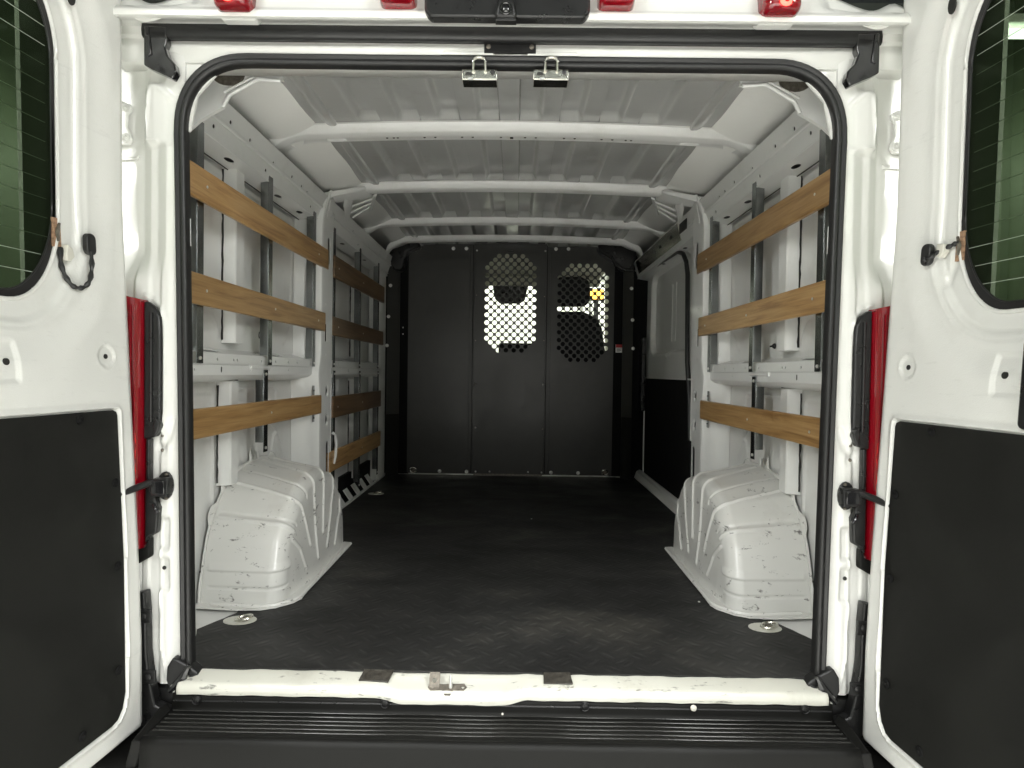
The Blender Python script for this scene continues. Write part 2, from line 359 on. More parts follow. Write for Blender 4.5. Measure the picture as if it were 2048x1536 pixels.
def obj(name, g, mat, parent=None, bevel=0, ang=38, kind=None, label=None, solid=0, cat=None):
    v, f = g; v = np.asarray(v, float); c = (v.min(0)+v.max(0))/2
    me = bpy.data.meshes.new(name); me.from_pydata((v-c).tolist(), [], f); me.update()
    o = bpy.data.objects.new(name, me); COL.objects.link(o); me.materials.append(M[mat])
    if parent is not None:
        o.parent = parent; o.location = c-WLD[parent.name]
    else: o.location = c
    WLD[o.name] = c
    if bevel:
        b = o.modifiers.new('bevel', 'BEVEL'); b.width = bevel; b.segments = 2; b.limit_method = 'ANGLE'; b.angle_limit = R(40); b.harden_normals = False
    if solid:
        b = o.modifiers.new('thickness', 'SOLIDIFY'); b.thickness = solid; b.offset = -1
    me.shade_smooth(); me.set_sharp_from_angle(angle=R(ang))
    if kind: o['kind'] = kind
    if label: o['label'] = label
    if cat: o['category'] = cat
    return o
def fixn(o):
    bm = bmesh.new(); bm.from_mesh(o.data); bmesh.ops.recalc_face_normals(bm, faces=bm.faces); bm.to_mesh(o.data); bm.free(); return o
def thing(name, label, cat, loc, group=None):
    o = bpy.data.objects.new(name, None); COL.objects.link(o); o.location = loc; o.empty_display_size = .2
    WLD[o.name] = np.array(loc, float); o['label'] = label; o['category'] = cat
    if group: o['group'] = group
    return o
def like(o, name, parent, loc, mirror=False):
    """another piece sharing o's mesh, at world position loc"""
    c = o.copy(); c.name = name; COL.objects.link(c); c.parent = parent; c.location = np.array(loc)-WLD[parent.name]; WLD[c.name] = np.array(loc, float)
    if mirror: c.scale = (-1, 1, 1)
    return c
# ================================================================== SETTING
def setting():
    obj('ground', box(-14, 14, -12, 16, GROUND-.1, GROUND), 'conc', kind='structure')
    obj('ceiling', box(-14, 14, -12, 16, CEIL, CEIL+.1), 'ceil', kind='structure')
    for y in np.arange(-6, 8, 1.6):
        obj('ceiling_beam', box(-14, 14, y, y+.12, CEIL-.16, CEIL-.002), 'ceil', kind='structure')
    for s in (-1, 1):
        x = 3.6*s; w = thing('green_wall', 'green ribbed sheet wall seen through the %s door glass' % ('left' if s < 0 else 'right'), 'wall', (x, 0, GROUND))
        obj('wall_base', box(x, x+.1*s, -9, 9, GROUND, CEIL), 'green', w)
        first = None
        for i in range(36):
            y = -8.9+i*.5
            if first is None: first = obj('wall_rib', prism([(x, y, GROUND), (x-.035*s, y+.03, GROUND), (x-.035*s, y+.09, GROUND), (x, y+.12, GROUND)], (0, 0, CEIL-GROUND)), 'green', w)
            else: like(first, 'wall_rib', w, (x-.0175*s, y+.06, (GROUND+CEIL)/2))
    w = thing('pale_wall', 'pale lit wall ahead of the windscreen, glimpsed through the partition holes', 'wall', (0, 7.2, GROUND))
    obj('wall_base', box(-5, 5, 7.2, 7.3, GROUND, CEIL), 'pale', w)
    obj('wall_rail', box(-5, 5, 7.17, 7.2, .35, .42), 'pale', w)
    labs = ['lit ceiling tube above and left of the open van', 'lit ceiling tube above and right of the open van', 'long lit ceiling tube behind the photographer',
            'lit ceiling tube beside the left flank of the van', 'lit ceiling tube beside the right flank of the van']
    for (x, y, l), lb in zip(TUBES, labs):
        t = thing('ceiling_light', lb, 'lamp', (x, y, LAMP), 'fluorescent tubes on the garage ceiling')
        obj('lamp_housing', box(x-.07, x+.07, y-l/2, y+l/2, LAMP-.06, LAMP-.002) if abs(x) > .1 else box(x-l/2, x+l/2, y-.07, y+.07, LAMP-.06, LAMP-.002), 'pale', t, bevel=.01)
        for d in (-.4, .4): obj('lamp_rod', cyl((x+(0 if abs(x) > .1 else d*l), y+(d*l if abs(x) > .1 else 0), LAMP-.004), (x+(0 if abs(x) > .1 else d*l), y+(d*l if abs(x) > .1 else 0), CEIL), .006), 'grime', t)
        g = tube([(x, y-l/2+.03, LAMP-.085), (x, y+l/2-.03, LAMP-.085)], .02, 12) if abs(x) > .1 else tube([(x-l/2+.03, y, LAMP-.085), (x+l/2-.03, y, LAMP-.085)], .02, 12)
        obj('lamp_tube', g, 'tube', t)
    y, z = 1.75, 2.5
    t = thing('ceiling_light', 'lit tube seen through the top of the right door glass', 'lamp', (3.0, y, CEIL), 'fluorescent tubes on the garage ceiling')
    obj('lamp_housing', box(2.40, 3.55, y-.05, y+.05, z+.035, z+.08), 'pale', t, bevel=.01)
    obj('lamp_tube', tube([(2.42, y, z), (3.53, y, z)], .024, 12), 'tube', t)
    for x in (2.6, 3.3): obj('lamp_rod', cyl((x, y, z+.08), (x, y, CEIL), .006), 'grime', t)
    AM = at(1194, 589, Y=6.6)
    t = thing('amber_lamp', 'small amber lamp glowing ahead of the windscreen', 'lamp', (AM[0], 6.68, GROUND))
    obj('lamp_housing', box(AM[0]-.10, AM[0]+.10, 6.62, 6.72, AM[2]-.075, AM[2]+.075), 'plastic', t, bevel=.02)
    obj('lamp_glass', prism([(p[0], 6.62, p[1]) for p in rrect(AM[0]-.085, AM[0]+.085, AM[2]-.06, AM[2]+.06, .03)], (0, -.03, 0)), 'amber', t)
    obj('lamp_post', box(AM[0]-.03, AM[0]+.03, 6.66, 6.70, GROUND, AM[2]-.075), 'plastic', t)
    # light: ceiling tubes around the tail of the van, added fills, and the lit bay ahead of it
    for k, (x, y, sx, sy, p) in enumerate(((-1.3, -2.0, .4, 1.4, 30), (1.3, -2.0, .4, 1.4, 36), (0, -3.4, 2.4, .5, 150), (0, -5.2, 3.5, .6, 260))):
        l = area('tube_light', (x, y, LAMP-.12), (R(0), 0, 0), sx, sy, p, (1, 1, .975)); l.data.spread = R(125)  # rearmost lamp added without a fixture, to bounce light off the floor
    area('fill_light_far_behind', (0, -6.5, LAMP-.1), (R(66), 0, 0), 3.2, .8, 12, (1, 1, .975))  # added fill for the load space, no fixture hangs here
    for sx_ in (-1, 1):                                     # added side fills without fixtures, to brighten doors and walls across the van
        l = area('fill_light_side', (2.5*sx_, -3.0, LAMP-.35), (0, 0, 0), .5, 1.6, 62, (1, 1, .975))
        l.rotation_euler = Vector((-3.3*sx_, 3.3, -1.5)).to_track_quat('-Z', 'Y').to_euler()
    area('wall_fill_left', (-2.9, 2.6, 2.4), (0, R(50), 0), .5, 6, 75, (1, 1, .96))  # added fills that brighten the green walls behind the door glass
    area('wall_fill_right', (2.9, 2.6, 2.4), (0, R(-50), 0), .5, 6, 75, (1, 1, .96))
    area('bay_light', (0, 5.9, LAMP-.2), (R(28), 0, 0), 5, .8, 150, (1, .99, .92))

# ================================================================== VAN
def van_build():
    van = thing('cargo_van', 'white cargo van seen from behind with both rear doors open', 'van', (0, 1.5, GROUND))
    # ---------------- outer shell
    for s in (-1, 1):
        obj('body_side', side(s, box(-1.02, -1.0, .03, 5.3, -.25, .78)), 'white', van, bevel=.004)
        obj('body_side', side(s, prism([(-1.02, .03, .78), (-1.0, .03, .78), (-.955, .03, 1.555), (-.975, .03, 1.555)], (0, 2.97, 0))), 'white', van, bevel=.004)
    xs = np.linspace(-.97, .97, 60); zt = 1.668-.105*sm(.55, .90, np.abs(xs))
    obj('roof_skin', grid(np.array([[(x, y, z) for y in (.045, 2.0, 4.3)] for x, z in zip(xs, zt)])), 'white', van, solid=.006)
    obj('underbody', box(-.98, .98, .0, 5.2, -.12, -.05), 'plastic', van)
    # ---------------- load floor
    obj('load_floor', box(-.95, .95, .02, 3.0, -.045, -.006), 'inner', van)
    e = []
    def wob(p, q, n, a): 
        return [(p[0]+(q[0]-p[0])*i/n+rng.normal()*a, p[1]+(q[1]-p[1])*i/n+rng.normal()*a) for i in range(n)]
    pts = wob((-.765, .005), (-.855, .225), 8, .0006)+wob((-.855, .225), (-.80, .345), 6, .001)+wob((-.80, .345), (-.88, .9), 4, 0)+wob((-.88, .9), (-.875, 2.9), 8, .002)
    pts += [(-.875, 2.9), (.865, 2.9)]+wob((.865, 2.9), (.865, 1.0), 8, .002)+[(.80, .345)]+wob((.80, .345), (.855, .225), 6, .001)+wob((.855, .225), (.765, .005), 8, .0006)
    pts += [(.765, .005)]+wob((.765, .005), (-.765, .005), 60, .0008)[1:]
    obj('floor_mat', plate([(p[0], p[1]) for p in pts][::-1] if False else ccw(pts), [], .005, (0, 0, -.003), (1, 0, 0), (0, 1, 0)), 'mat', van)
    for px, py in ((480, 1240), (1530, 1255), (752, 987)):
        p = at(px, py, Z=.003)
        t = obj('tie_down', plate(ccw([(p[0]+.047*math.cos(a), p[1]+.034*math.sin(a)) for a in np.linspace(0, 2*math.pi, 20)[:-1]]), [], .002, (0, 0, .0015), (1, 0, 0), (0, 1, 0)), 'sill', van)
        obj('lashing_ring', tube([(p[0]+.012+.022*math.cos(a), p[1]+.018*math.sin(a), .010+.004*math.cos(a)) for a in np.linspace(0, 2*math.pi, 22)[:-1]], .0042, 8, True), 'zinc', t)
        obj('ring_hub', bolt((p[0]+.012, p[1], .0035), (0, 0, 1), .013, .009), 'grime', t)
    for x, y in ((1063, 1038), (1398, 1204)):
        p = at(x, y, Z=.002); obj('screw_head', bolt(p, (0, 0, 1), .004, .003), 'bolt', van)
    sill_build(van); bumper_build(van); header_build(van)
    for s in (-1, 1):
        rear_pillar(van, s); tail_lamp(van, s); wall_build(van, s); arch_build(van, s); door_build(van, s)
    roof_build(van); partition_build(van); cab_build(van)

def ccw(p):
    a = sum(p[i][0]*p[(i+1) % len(p)][1]-p[(i+1) % len(p)][0]*p[i][1] for i in range(len(p)))
    return p if a > 0 else p[::-1]

def ext_x(prof, x0, x1, n=2, f=None):
    """profile of (y, z) points lofted along x"""
    xs = np.linspace(x0, x1, n); P = np.array([[(x, y, z) for y, z in prof] for x in xs], float)
    if f is not None: P = f(P)
    return grid(P)

def sill_build(van):
    prof = [(.035, -.006), (.012, -.004), (-.004, -.0045), (-.022, -.010), (-.036, -.013), (-.043, -.016), (-.047, -.022), (-.048, -.030), (-.047, -.037), (-.040, -.040)]
    k = np.array([0, .2, .9, 1, 1, 1, 1.1, 1.2, 1.25, 1.3])
    def f(P):
        x = P[:, 0, 0]; g = sm(-.30, -.235, x)*(1-sm(.0, .065, x))
        P[:, :, 2] -= (g[:, None]*k[None, :])*.010
        P[:, 5:, 1] -= g[:, None]*.002
        P[:, :, 2] += .0007*np.sin(P[:, :, 0]*41)+.0005*np.sin(P[:, :, 0]*97+2)
        return P
    sill = obj('door_sill', ext_x(prof, -.765, .765, 240, f), 'sill', van, ang=50, solid=.002)
    for x0, x1 in ((-.335, -.262), (.10, .165)):
        z = -.001
        b = obj('striker_pad', plate(ccw([(x0, .005), (x0-.006, -.028), (x1-.008, -.031), (x1, .005)] if x0 < 0 else [(x0, .004), (x0, -.028), (x1+.004, -.028), (x1, .006)]), [], .004, (0, 0, z), (1, 0, -.0), (0, 1, .32)), 'greasy', sill, bevel=.001)
    # latch striker lying in the pocket: eared bracket, pin, upright plate
    ey = np.array([0, .84, .54])
    o = np.array([-.123, -.029, -.0185]); K = 1.3
    br = plate(ccw([(a*K, b*K) for a, b in [(-.035, .004), (-.040, -.002), (-.035, -.009), (-.014, -.009), (-.008, -.018), (.002, -.018), (.007, -.009), (.026, -.009), (.031, -.002), (.026, .005), (.008, .004), (-.012, .003)]]),
               [ccw(hole(-.031*K, -.003*K, .0036)), ccw(hole(.024*K, -.002*K, .0036))], .004, o, (1, 0, 0), ey)
    obj('latch_striker', br, 'grime', sill, bevel=.0006)
    obj('striker_plate', plate(ccw(rrect(-.013, .011, -.016, .022, .002)), [ccw(hole(-.001, .004, .0055))], .005, o+np.array([-.036, .004, .008]), (1, 0, 0), (0, .5, .86)), 'grime', sill, bevel=.0006)
    c = o+np.array([.002, 0, 0])
    obj('striker_pin', J(cyl(c+np.array([0, -.004, .0]), c+np.array([0, -.004, .024]), .0045, .004), cyl(c+np.array([0, -.004, .024]), c+np.array([0, -.004, .031]), .004, .001)), 'bolt', sill)

def bumper_build(van):
    pf = [(-.036, -.040), (-.040, -.052), (-.041, -.068), (-.043, -.077)]
    RIB = []
    for px in (1441, 1449.5, 1458, 1466, 1475, 1483):
        y = 1.5-.808*1250/(px-745); y = -(y); 
        pf += [(y+.004, -.0785), (y-.004, -.0785)]; RIB.append(y)
    pf += [(-.143, -.080), (-.150, -.080), (-.153, -.0765), (-.158, -.0755), (-.163, -.079), (-.167, -.088), (-.172, -.14), (-.176, -.22), (-.176, -.33)]
    ys = [p[0] for p in pf]
    obj('rear_bumper', ext_x(pf, -.778, .778, 40, lambda P: P+np.stack([P[..., 0]*0, P[..., 0]*0, .0003*np.sin(P[..., 0]*23)], -1)), 'bumper', van, ang=55, solid=.003)
    for y in RIB: obj('step_rib', prism([(-.772, y-.0032, -.0785), (-.772, y-.0026, -.0758), (-.772, y-.0009, -.0742), (-.772, y+.0009, -.0742), (-.772, y+.0026, -.0758), (-.772, y+.0032, -.0785)], (1.544, 0, 0)), 'ribp', van, ang=75)
    # painted upper ledge of the step behind the treads
    obj('step_back', ext_x([(-.034, -.030), (-.0425, -.052), (-.0445, -.056), (-.042, -.058), (-.0425, -.076)], -.775, .775, 2), 'plastic', van, ang=50)
    for s in (-1, 1):
        c = [(-.778, -.175), (-.778, -.05), (-.80, -.035), (-.93, -.03), (-.985, .02), (-1.0, .10), (-1.035, .10), (-1.03, -.02), (-1.0, -.10), (-.93, -.155), (-.86, -.174)]
        obj('bumper_corner', side(s, prism([(a, b, -.40) for a, b in c], (0, 0, .262))), 'bumper', van, bevel=.008)
        obj('bumper_corner', side(s, prism([(-.774, -.165, -.083), (-.774, -.045, -.083), (-.790, -.040, -.060), (-.800, -.06, -.064), (-.798, -.168, -.078)], (-.02, 0, -.08))), 'bumper', van, bevel=.004)
        # upright black trim between bumper and body
        q = [(-.955, -.20), (-.955, .165), (-.866, .194), (-.852, .197), (-.848, .15), (-.846, .05), (-.837, -.02), (-.825, -.075), (-.79, -.09), (-.79, -.20)]
        tr = obj('corner_trim', side(s, prism([(a, -.032, b) for a, b in q], (0, .03, 0))), 'plastic', van, bevel=.004)
        for z, x in ((.140, -.838), (-.005, -.826)):
            t = obj('trim_tab', side(s, prism([(p[0], -.030, p[1]) for p in rrect(x-.045, x+.004, z-.016, z+.016, .003)], (0, -.006, 0))), 'plastic', tr, bevel=.0015)
            obj('tab_screw', side(s, bolt((x-.012, -.037, z+.001), (0, -1, 0), .008, .003)), 'rubber', tr)
    for px, py, r_, mt in ((770, 1407, .0085, 'plastic'), (1170, 1413, .0085, 'plastic'), (393, 1400, .0085, 'plastic'), (1610, 1418, .0085, 'plastic'), (1387, 1416, .0075, 'cream'), (1005, 1428, .003, 'cream'), (897, 1438, .003, 'grime')):
        p = at(px, py, Y=-.047); 
        obj('push_rivet', J(bolt(p, (0, -1, .1), r_, .003), tube([p+np.array([r_*1.2*math.cos(a), -.001, r_*1.2*math.sin(a)]) for a in np.linspace(0, 2*math.pi, 19)[:-1]], .0012, 6, True)) if mt == 'plastic' else bolt(p, (0, -1, .1), r_, .003), mt, van)

def header_build(van):
    pf = [(.05, 1.672), (0, 1.672), (-.035, 1.665), (-.052, 1.645), (-.062, 1.610), (-.068, 1.575), (-.073, 1.548), (-.077, 1.541), (-.081, 1.5375), (-.082, 1.533), (-.080, 1.526), (-.076, 1.5255), (-.073, 1.5295), (-.060, 1.5295), (-.057, 1.533), (-.035, 1.5365), (-.012, 1.538), (-.008, 1.52), (.002, 1.515), (.002, 1.503), (-.003, 1.498), (-.003, 1.490), (.002, 1.483), (.004, 1.462), (.05, 1.455)]
    def f(P):
        x = np.abs(P[:, :, 0]); z = P[:, :, 2]; d = sm(1.56, 1.60, z)
        drop = -.105*sm(.55, .90, x)*d                       # roof edge falls towards the corners
        bump = .030*np.exp(-((x-.885)/.035)**2)*d
        P[:, :, 2] = z+drop+bump
        k = sm(.62, .80, x)*(z < 1.53)*(z > 1.47)
        P[:, :, 1] -= .0015*k
        return P
    h = obj('rear_header', ext_x(pf, -.945, .945, 160, f), 'white', van, ang=50, solid=.003)
    # weather strip above the opening and its corner covers
    obj('header_strip', ext_x([(-.008, 1.505), (-.026, 1.503), (-.031, 1.507), (-.033, 1.520), (-.030, 1.536), (-.010, 1.540)], -.862, .862, 30), 'rubber', van, ang=60, solid=.002)
    for s in (-1, 1):
        q = [at(a, b, Y=-.03) for a, b in ((289, 57), (333, 60), (335, 90), (331, 100), (337, 119), (351, 135), (354, 150), (346, 164), (322, 152), (305, 145), (289, 136))]
        q = [(a[0], a[2]+.006) for a in q]
        obj('corner_cover', side(s, prism([(a, -.012, b) for a, b in q], (0, -.022, 0))), 'gloss', van, bevel=.003)
        obj('cover_fold', side(s, prism([(-.852, -.032, 1.525), (-.843, -.032, 1.525), (-.835, -.032, 1.460), (-.846, -.032, 1.455)], (0, -.006, 0))), 'gloss', van, bevel=.002)
    # step plate in the header pressing
    for s in (-1, 1): obj('header_pressing', side(s, prism([(a, -.003, b) for a, b in ((-.155, 1.489), (-.04, 1.489), (-.04, 1.480), (-.165, 1.480))], (0, -.006, 0))), 'white', h, bevel=.002)
    k = obj('buffer_plate', plate(ccw(rrect(-.062, .060, 1.4835, 1.512, .001)), [], .006, (0, -.006, 0), (1, 0, 0), (0, 0, 1)), 'plastic', van, bevel=.001)
    for x in (-.052, .050): obj('plate_screw', bolt((x, -.013, 1.497), (0, -1, 0), .006, .003), 'grime', k)
    # striker hoops with their brackets
    for px in (959, 1102):
        c = at(px, 147, Y=-.018)
        g = J(prism([(c[0]-.041, c[1], c[2]-.013), (c[0]-.041, c[1], c[2]+.010), (c[0]+.041, c[1], c[2]+.010), (c[0]+.041, c[1], c[2]-.013)], (0, .004, 0)),
              prism([(c[0]-.041, c[1], c[2]-.015), (c[0]-.041, c[1]+.04, c[2]-.015), (c[0]+.041, c[1]+.04, c[2]-.015), (c[0]+.041, c[1], c[2]-.015)], (0, 0, .003)),
              prism([(c[0]-.041, c[1], c[2]+.006), (c[0]-.041, c[1]+.04, c[2]+.010), (c[0]+.041, c[1]+.04, c[2]+.010), (c[0]+.041, c[1], c[2]+.006)], (0, 0, .004)))
        t = obj('roof_striker', g, 'zinc', van, bevel=.0012)
        obj('striker_hoop', tube([(c[0]-.014, c[1]-.004, c[2]+.004), (c[0]-.014, c[1]-.010, c[2]+.022), (c[0]-.011, c[1]-.011, c[2]+.029), (c[0]-.004, c[1]-.011, c[2]+.032), (c[0]+.004, c[1]-.011, c[2]+.032), (c[0]+.011, c[1]-.011, c[2]+.029), (c[0]+.014, c[1]-.010, c[2]+.022), (c[0]+.014, c[1]-.004, c[2]+.004)], .0036, 8), 'zinc', t)
        obj('striker_bolt', bolt((c[0]+.031, c[1]-.001, c[2]+.003), (0, -1, 0), .0065, .004, 6), 'darkfill' if px < 1000 else 'rubber', t)
        obj('striker_slot', prism([(c[0]-.034, c[1]-.0005, c[2]-.004), (c[0]-.030, c[1]-.0005, c[2]+.003), (c[0]-.020, c[1]-.0005, c[2]+.002), (c[0]-.015, c[1]-.0005, c[2]-.004)], (0, -.001, 0)), 'darkfill', t)
        obj('striker_tooth', box(c[0]-.026, c[0]-.015, c[1]-.003, c[1], c[2]-.016, c[2]-.011), 'bolt', t)
    # red marker lamps on the roof edge
    for i, (px, py, sc) in enumerate(((470, 25, 1), (796, 16, .97), (1232, 20, .97), (1558, 35, 1.02))):
        c = at(px, py, Y=-.085); w = .043*sc; d = .034
        pts = lambda w, h, r: [(a, b) for a, b in rrect(-w, w, 0, h, r)]
        lab = 'lit red marker lamp'
        base = obj('marker_lamp', prism([(c[0]+a, c[1]+.045, c[2]-.006+b) for a, b in pts(w*1.04, .07, .012)], (0, -.030, 0)), 'white', van, bevel=.006)
        P = []
        for yy, kk in ((.030, 1), (0, .98), (-.018, .93), (-.030, .80), (-.035, .55), (-.036, .2)):
            P.append([(c[0]+a*kk, c[1]+yy, c[2]+.030+(b-.030)*kk) for a, b in pts(w, .062, .014)])
        P = np.array(P); P = np.concatenate([P, P[:, :1]], 1)
        ln = obj('lamp_lens', grid(P), 'lens', base, ang=60)
        q = []
        for yy, kk in ((0, .30), (-.004, .26), (-.006, .12)): q.append([(c[0]+a*kk*1.5, c[1]-.0365+yy, c[2]+.015+b*kk*1.2) for a, b in hole(0, 0, .03, 12)])
        q = np.array(q); q = np.concatenate([q, q[:, :1]], 1)
        obj('lamp_glow', grid(q), 'ledglow', base, ang=60)
    # high stop lamp / camera housing
    x0, x1 = at(849, 20, Y=-.10)[0], at(1180, 20, Y=-.10)[0]; zb = at(1012, 37, Y=-.10)[2]
    prof = [(x0, zb+.10), (x0, zb+.014), (x0+.014, zb), (x1-.014, zb), (x1, zb+.014), (x1, zb+.10)]
    hs = obj('camera_housing', prism([(a, -.105, b) for a, b in prof], (0, .03, 0)), 'plastic', van, bevel=.005)
    c = at(1012, 20, Y=-.12)
    obj('rear_camera', J(prism([(c[0]+a, -.108, c[2]+b) for a, b in ((-.024, -.017), (-.018, .03), (.018, .03), (.024, -.017))], (0, -.016, 0))), 'plastic', hs, bevel=.006)
    obj('camera_eye', J(tube([(c[0]+.012*math.cos(a), -.126, c[2]+.012*math.sin(a)) for a in np.linspace(0, 2*math.pi, 19)[:-1]], .002, 6, True), bolt((c[0], -.123, c[2]), (0, -1, 0), .009, .006)), 'gloss', hs)
    obj('camera_skirt', prism([(c[0]+a, -.10, c[2]-.0185+b) for a, b in ((-.024, -.004), (-.020, .003), (.020, .003), (.024, -.004))], (0, -.02, 0)), 'rubber', hs, bevel=.002)

def rear_pillar(van, s):
    xs = np.arange(-.955, -.774, .0035); zs = np.arange(-.035, 1.535, .006)
    X, Z = np.meshgrid(xs, zs, indexing='ij')
    kx = [-.955, -.93, -.893, -.889, -.872, -.868, -.850, -.846, -.824, -.820, -.80, -.774]
    Y = np.interp(X, kx, [.038, .038, .037, .034, .022, .019, .018, .016, .001, -.002, -.002, .000])
    # raised box low on the hinge pocket, and flat lower column
    flat = np.interp(X, kx, [.038, .038, .036, .030, .012, -.001, -.004, -.004, -.003, -.002, -.002, 0])
    top = sm(1.262, 1.275, Z)*(1-sm(1.40, 1.42, Z))
    Y = Y*(1-top)+flat*top
    Y += .006*sm(.0, .006, .006-dpoly(X, Z, [(-.865, 1.385), (-.874, 1.28)]))*0
    Y += ridge(X, Z, [(-.862, 1.39), (-.873, 1.275), (-.84, 1.268), (-.802, 1.27)], .006, -.005)
    Y += ridge(X, Z, [(-.872, 1.42), (-.84, 1.402), (-.81, 1.375)], .010, -.005)
    Y += .012*(1-sm(.0, .04, np.hypot(X+.84, (Z-1.345)*.6)))*0
    mid = 1-sm(.93, 1.02, Z)                                        # channel closes above the lamp
    low = np.interp(X, [-.955, -.90, -.895, -.862, -.856, -.834, -.828, -.812, -.80, -.774], [.01, .01, .0, .0, .004, .004, -.006, -.006, -.002, 0])
    Y = Y*(1-mid)+low*mid
    # recess behind the tail lamp housing with a folded rim
    rim = [(-.870, .903), (-.845, .892), (-.828, .866), (-.820, .84), (-.819, .78), (-.819, .62), (-.826, .575)]
    Y += ridge(X, Z, rim, .007, -.006)
    Y += ridge(X, Z, [(-.800, .60), (-.812, .555), (-.835, .535)], .012, .006)
    for zc in (.566, .531): Y += .003*(1-sm(.012, .014, np.hypot(X+.826, Z-zc)))-.0
    Y += .0045*(sm(.515, .507, Z) if False else (1-sm(.497, .505, Z))*sm(.395, .40, Z))*(1-sm(-.835, -.83, -X*-1))*0
    Y += .010*sm(.285, .30, Z)*(1-sm(.36, .375, Z))*sm(-.833, -.829, X)*(1-sm(-.812, -.806, X))
    Y += .010*sm(.185, .20, Z)*(1-sm(.262, .275, Z))*sm(-.833, -.829, X)*(1-sm(-.812, -.806, X))
    Y += ridge(X, Z, [(-.829, .40), (-.829, .19), (-.825, .05), (-.812, -.02)], .004, -.004)
    Y += ridge(X, Z, [(-.878, .28), (-.878, .12)], .004, .003)+ridge(X, Z, [(-.862, .26), (-.845, .26)], .003, .002)
    Y += .0006*np.sin(Z*37+1)*np.sin(X*61)
    P = np.stack([X, Y, Z], -1)
    pl = obj('rear_pillar', side(s, grid(P)), 'white', van, ang=60)
    fixn(pl)
    obj('pillar_return', side(s, prism([(-.776, .004, -.02), (-.776, .014, -.02), (-.95, .10, -.02), (-.95, .09, -.02), (-.79, .004, -.02)], (0, 0, 1.5))), 'inner', van)
    # rubber seal of the opening: one half, meeting the other above
    path = [(-.764, 0, -.03), (-.767, 0, .2), (-.773, 0, .6), (-.780, 0, 1.0), (-.785, 0, 1.25), (-.786, 0, 1.285)]
    cx, cz, rx, rz = -.786+.165, 1.466-.175, .165, .175
    path += [(cx-rx*math.cos(R(a))**.85 if a < 90 else cx, 0, cz+rz*math.sin(R(a))**.85) for a in range(6, 91, 6)]
    path += [(x, 0, 1.466) for x in (-.4, -.2, 0)]
    pr = [(-.0145, .012), (-.0145, -.004), (-.0115, -.0105), (-.0075, -.0115), (-.004, -.0065), (-.001, -.0065), (.003, -.012), (.008, -.014), (.013, -.010), (.0145, -.003), (.0145, .012)]
    obj('opening_seal', side(s, sweep(path, [(-a, b) for a, b in pr][::-1], (0, 1, 0))), 'rubber', van, ang=70)
    obj('corner_fillet', side(s, prism([(a, .008, b) for a, b in ((-.80, 1.49), (-.60, 1.49), (-.625, 1.462), (-.70, 1.440), (-.750, 1.385), (-.768, 1.30), (-.80, 1.28))], (0, .006, 0))), 'white', van)
    # bright edge of folded metal inside the seal
    obj('inner_lip', side(s, prism([(-.750, .008, -.01), (-.7535, .008, -.01), (-.7535, .012, -.01), (-.750, .012, -.01)], (-.017, 0, 1.1))), 'inner', van)
    # moulded boot closing the seal at the sill corner
    q = [(-.790, .035), (-.778, .030), (-.752, .016), (-.728, -.002), (-.730, -.010), (-.748, -.018), (-.762, -.028), (-.770, -.042), (-.796, -.044), (-.806, -.02), (-.804, .012)]
    bt = obj('seal_boot', side(s, prism([(a, .015, b) for a, b in q], (0, -.035, 0))), 'rubber', van, bevel=.010)
    obj('boot_fold', side(s, tube([(-.748, -.022, .02), (-.758, -.03, -.005), (-.775, -.032, -.025), (-.79, -.03, -.04)], .010, 8, scale=[.6, 1, 1, .7])), 'gloss', bt)
    obj('boot_fold', side(s, tube([(-.735, -.018, -.004), (-.755, -.024, -.018), (-.775, -.026, -.034)], .007, 8, scale=[.5, 1, .8])), 'rubber', bt)
    obj('boot_rivet', side(s, bolt((-.776, -.034, -.040), (0, -1, 0), .005, .003)), 'bolt', bt)
    # upper hinge leaf peeking past the door edge
    c = np.array([-.930, .028, 1.325])
    hin = obj('door_hinge', side(s, prism([(c[0]+a, c[1]+.006, c[2]+b) for a, b in ((-.03, .048), (.004, .046), (.010, .038), (.008, .028), (0, .018), (-.001, -.012), (.008, -.028), (.011, -.042), (.004, -.053), (-.03, -.055))], (0, -.010, 0))), 'white', van, bevel=.003)
    for dz, r_ in ((.034, .010), (-.038, .012)): obj('hinge_bolt', side(s, J(bolt(c+[-.004, -.004, dz], (0, -1, 0), r_, .004), bolt(c+[-.004, -.007, dz], (0, -1, 0), r_*.6, .006, 6))), 'white', hin)
    obj('hinge_knuckle', side(s, cyl(c+[-.030, -.012, -.05], c+[-.030, -.012, .06], .012)), 'white', hin)
    obj('hinge_seat', side(s, prism([(-.955, .036, 1.235), (-.908, .036, 1.237), (-.906, .036, 1.247), (-.912, .036, 1.244), (-.955, .036, 1.243)], (0, -.006, 0))), 'white', hin, bevel=.0015)
    # bosses, door-check
    for zc in (.566, .531): obj('boss_bolt', side(s, bolt((-.826, .0, zc), (0, -1, 0), .0045, .005)), 'grime', pl)
    obj('check_rivet', side(s, bolt((-.819, -.004, .247), (0, -1, 0), .005, .003)), 'darkfill', pl)
    obj('body_slot', side(s, prism([(a, -.010, b) for a, b in rrect(-.905, -.878, .205, .27, .008)], (0, -.003, 0))), 'darkfill', pl)
    c = np.array([-.808, -.01, .447])
    ck = obj('door_check', side(s, J(prism([(c[0]+a, c[1]+.006, c[2]+b) for a, b in hole(-.006, 0, .019, 16, .034)], (0, -.010, 0)), prism([(c[0]+a, c[1]-.002, c[2]+b) for a, b in ((-.026, .020), (.012, .023), (.014, .018), (.011, -.018), (.014, -.022), (-.022, -.022), (-.030, -.010), (-.032, .010))], (0, -.024, 0)))), 'plastic', van, bevel=.003)
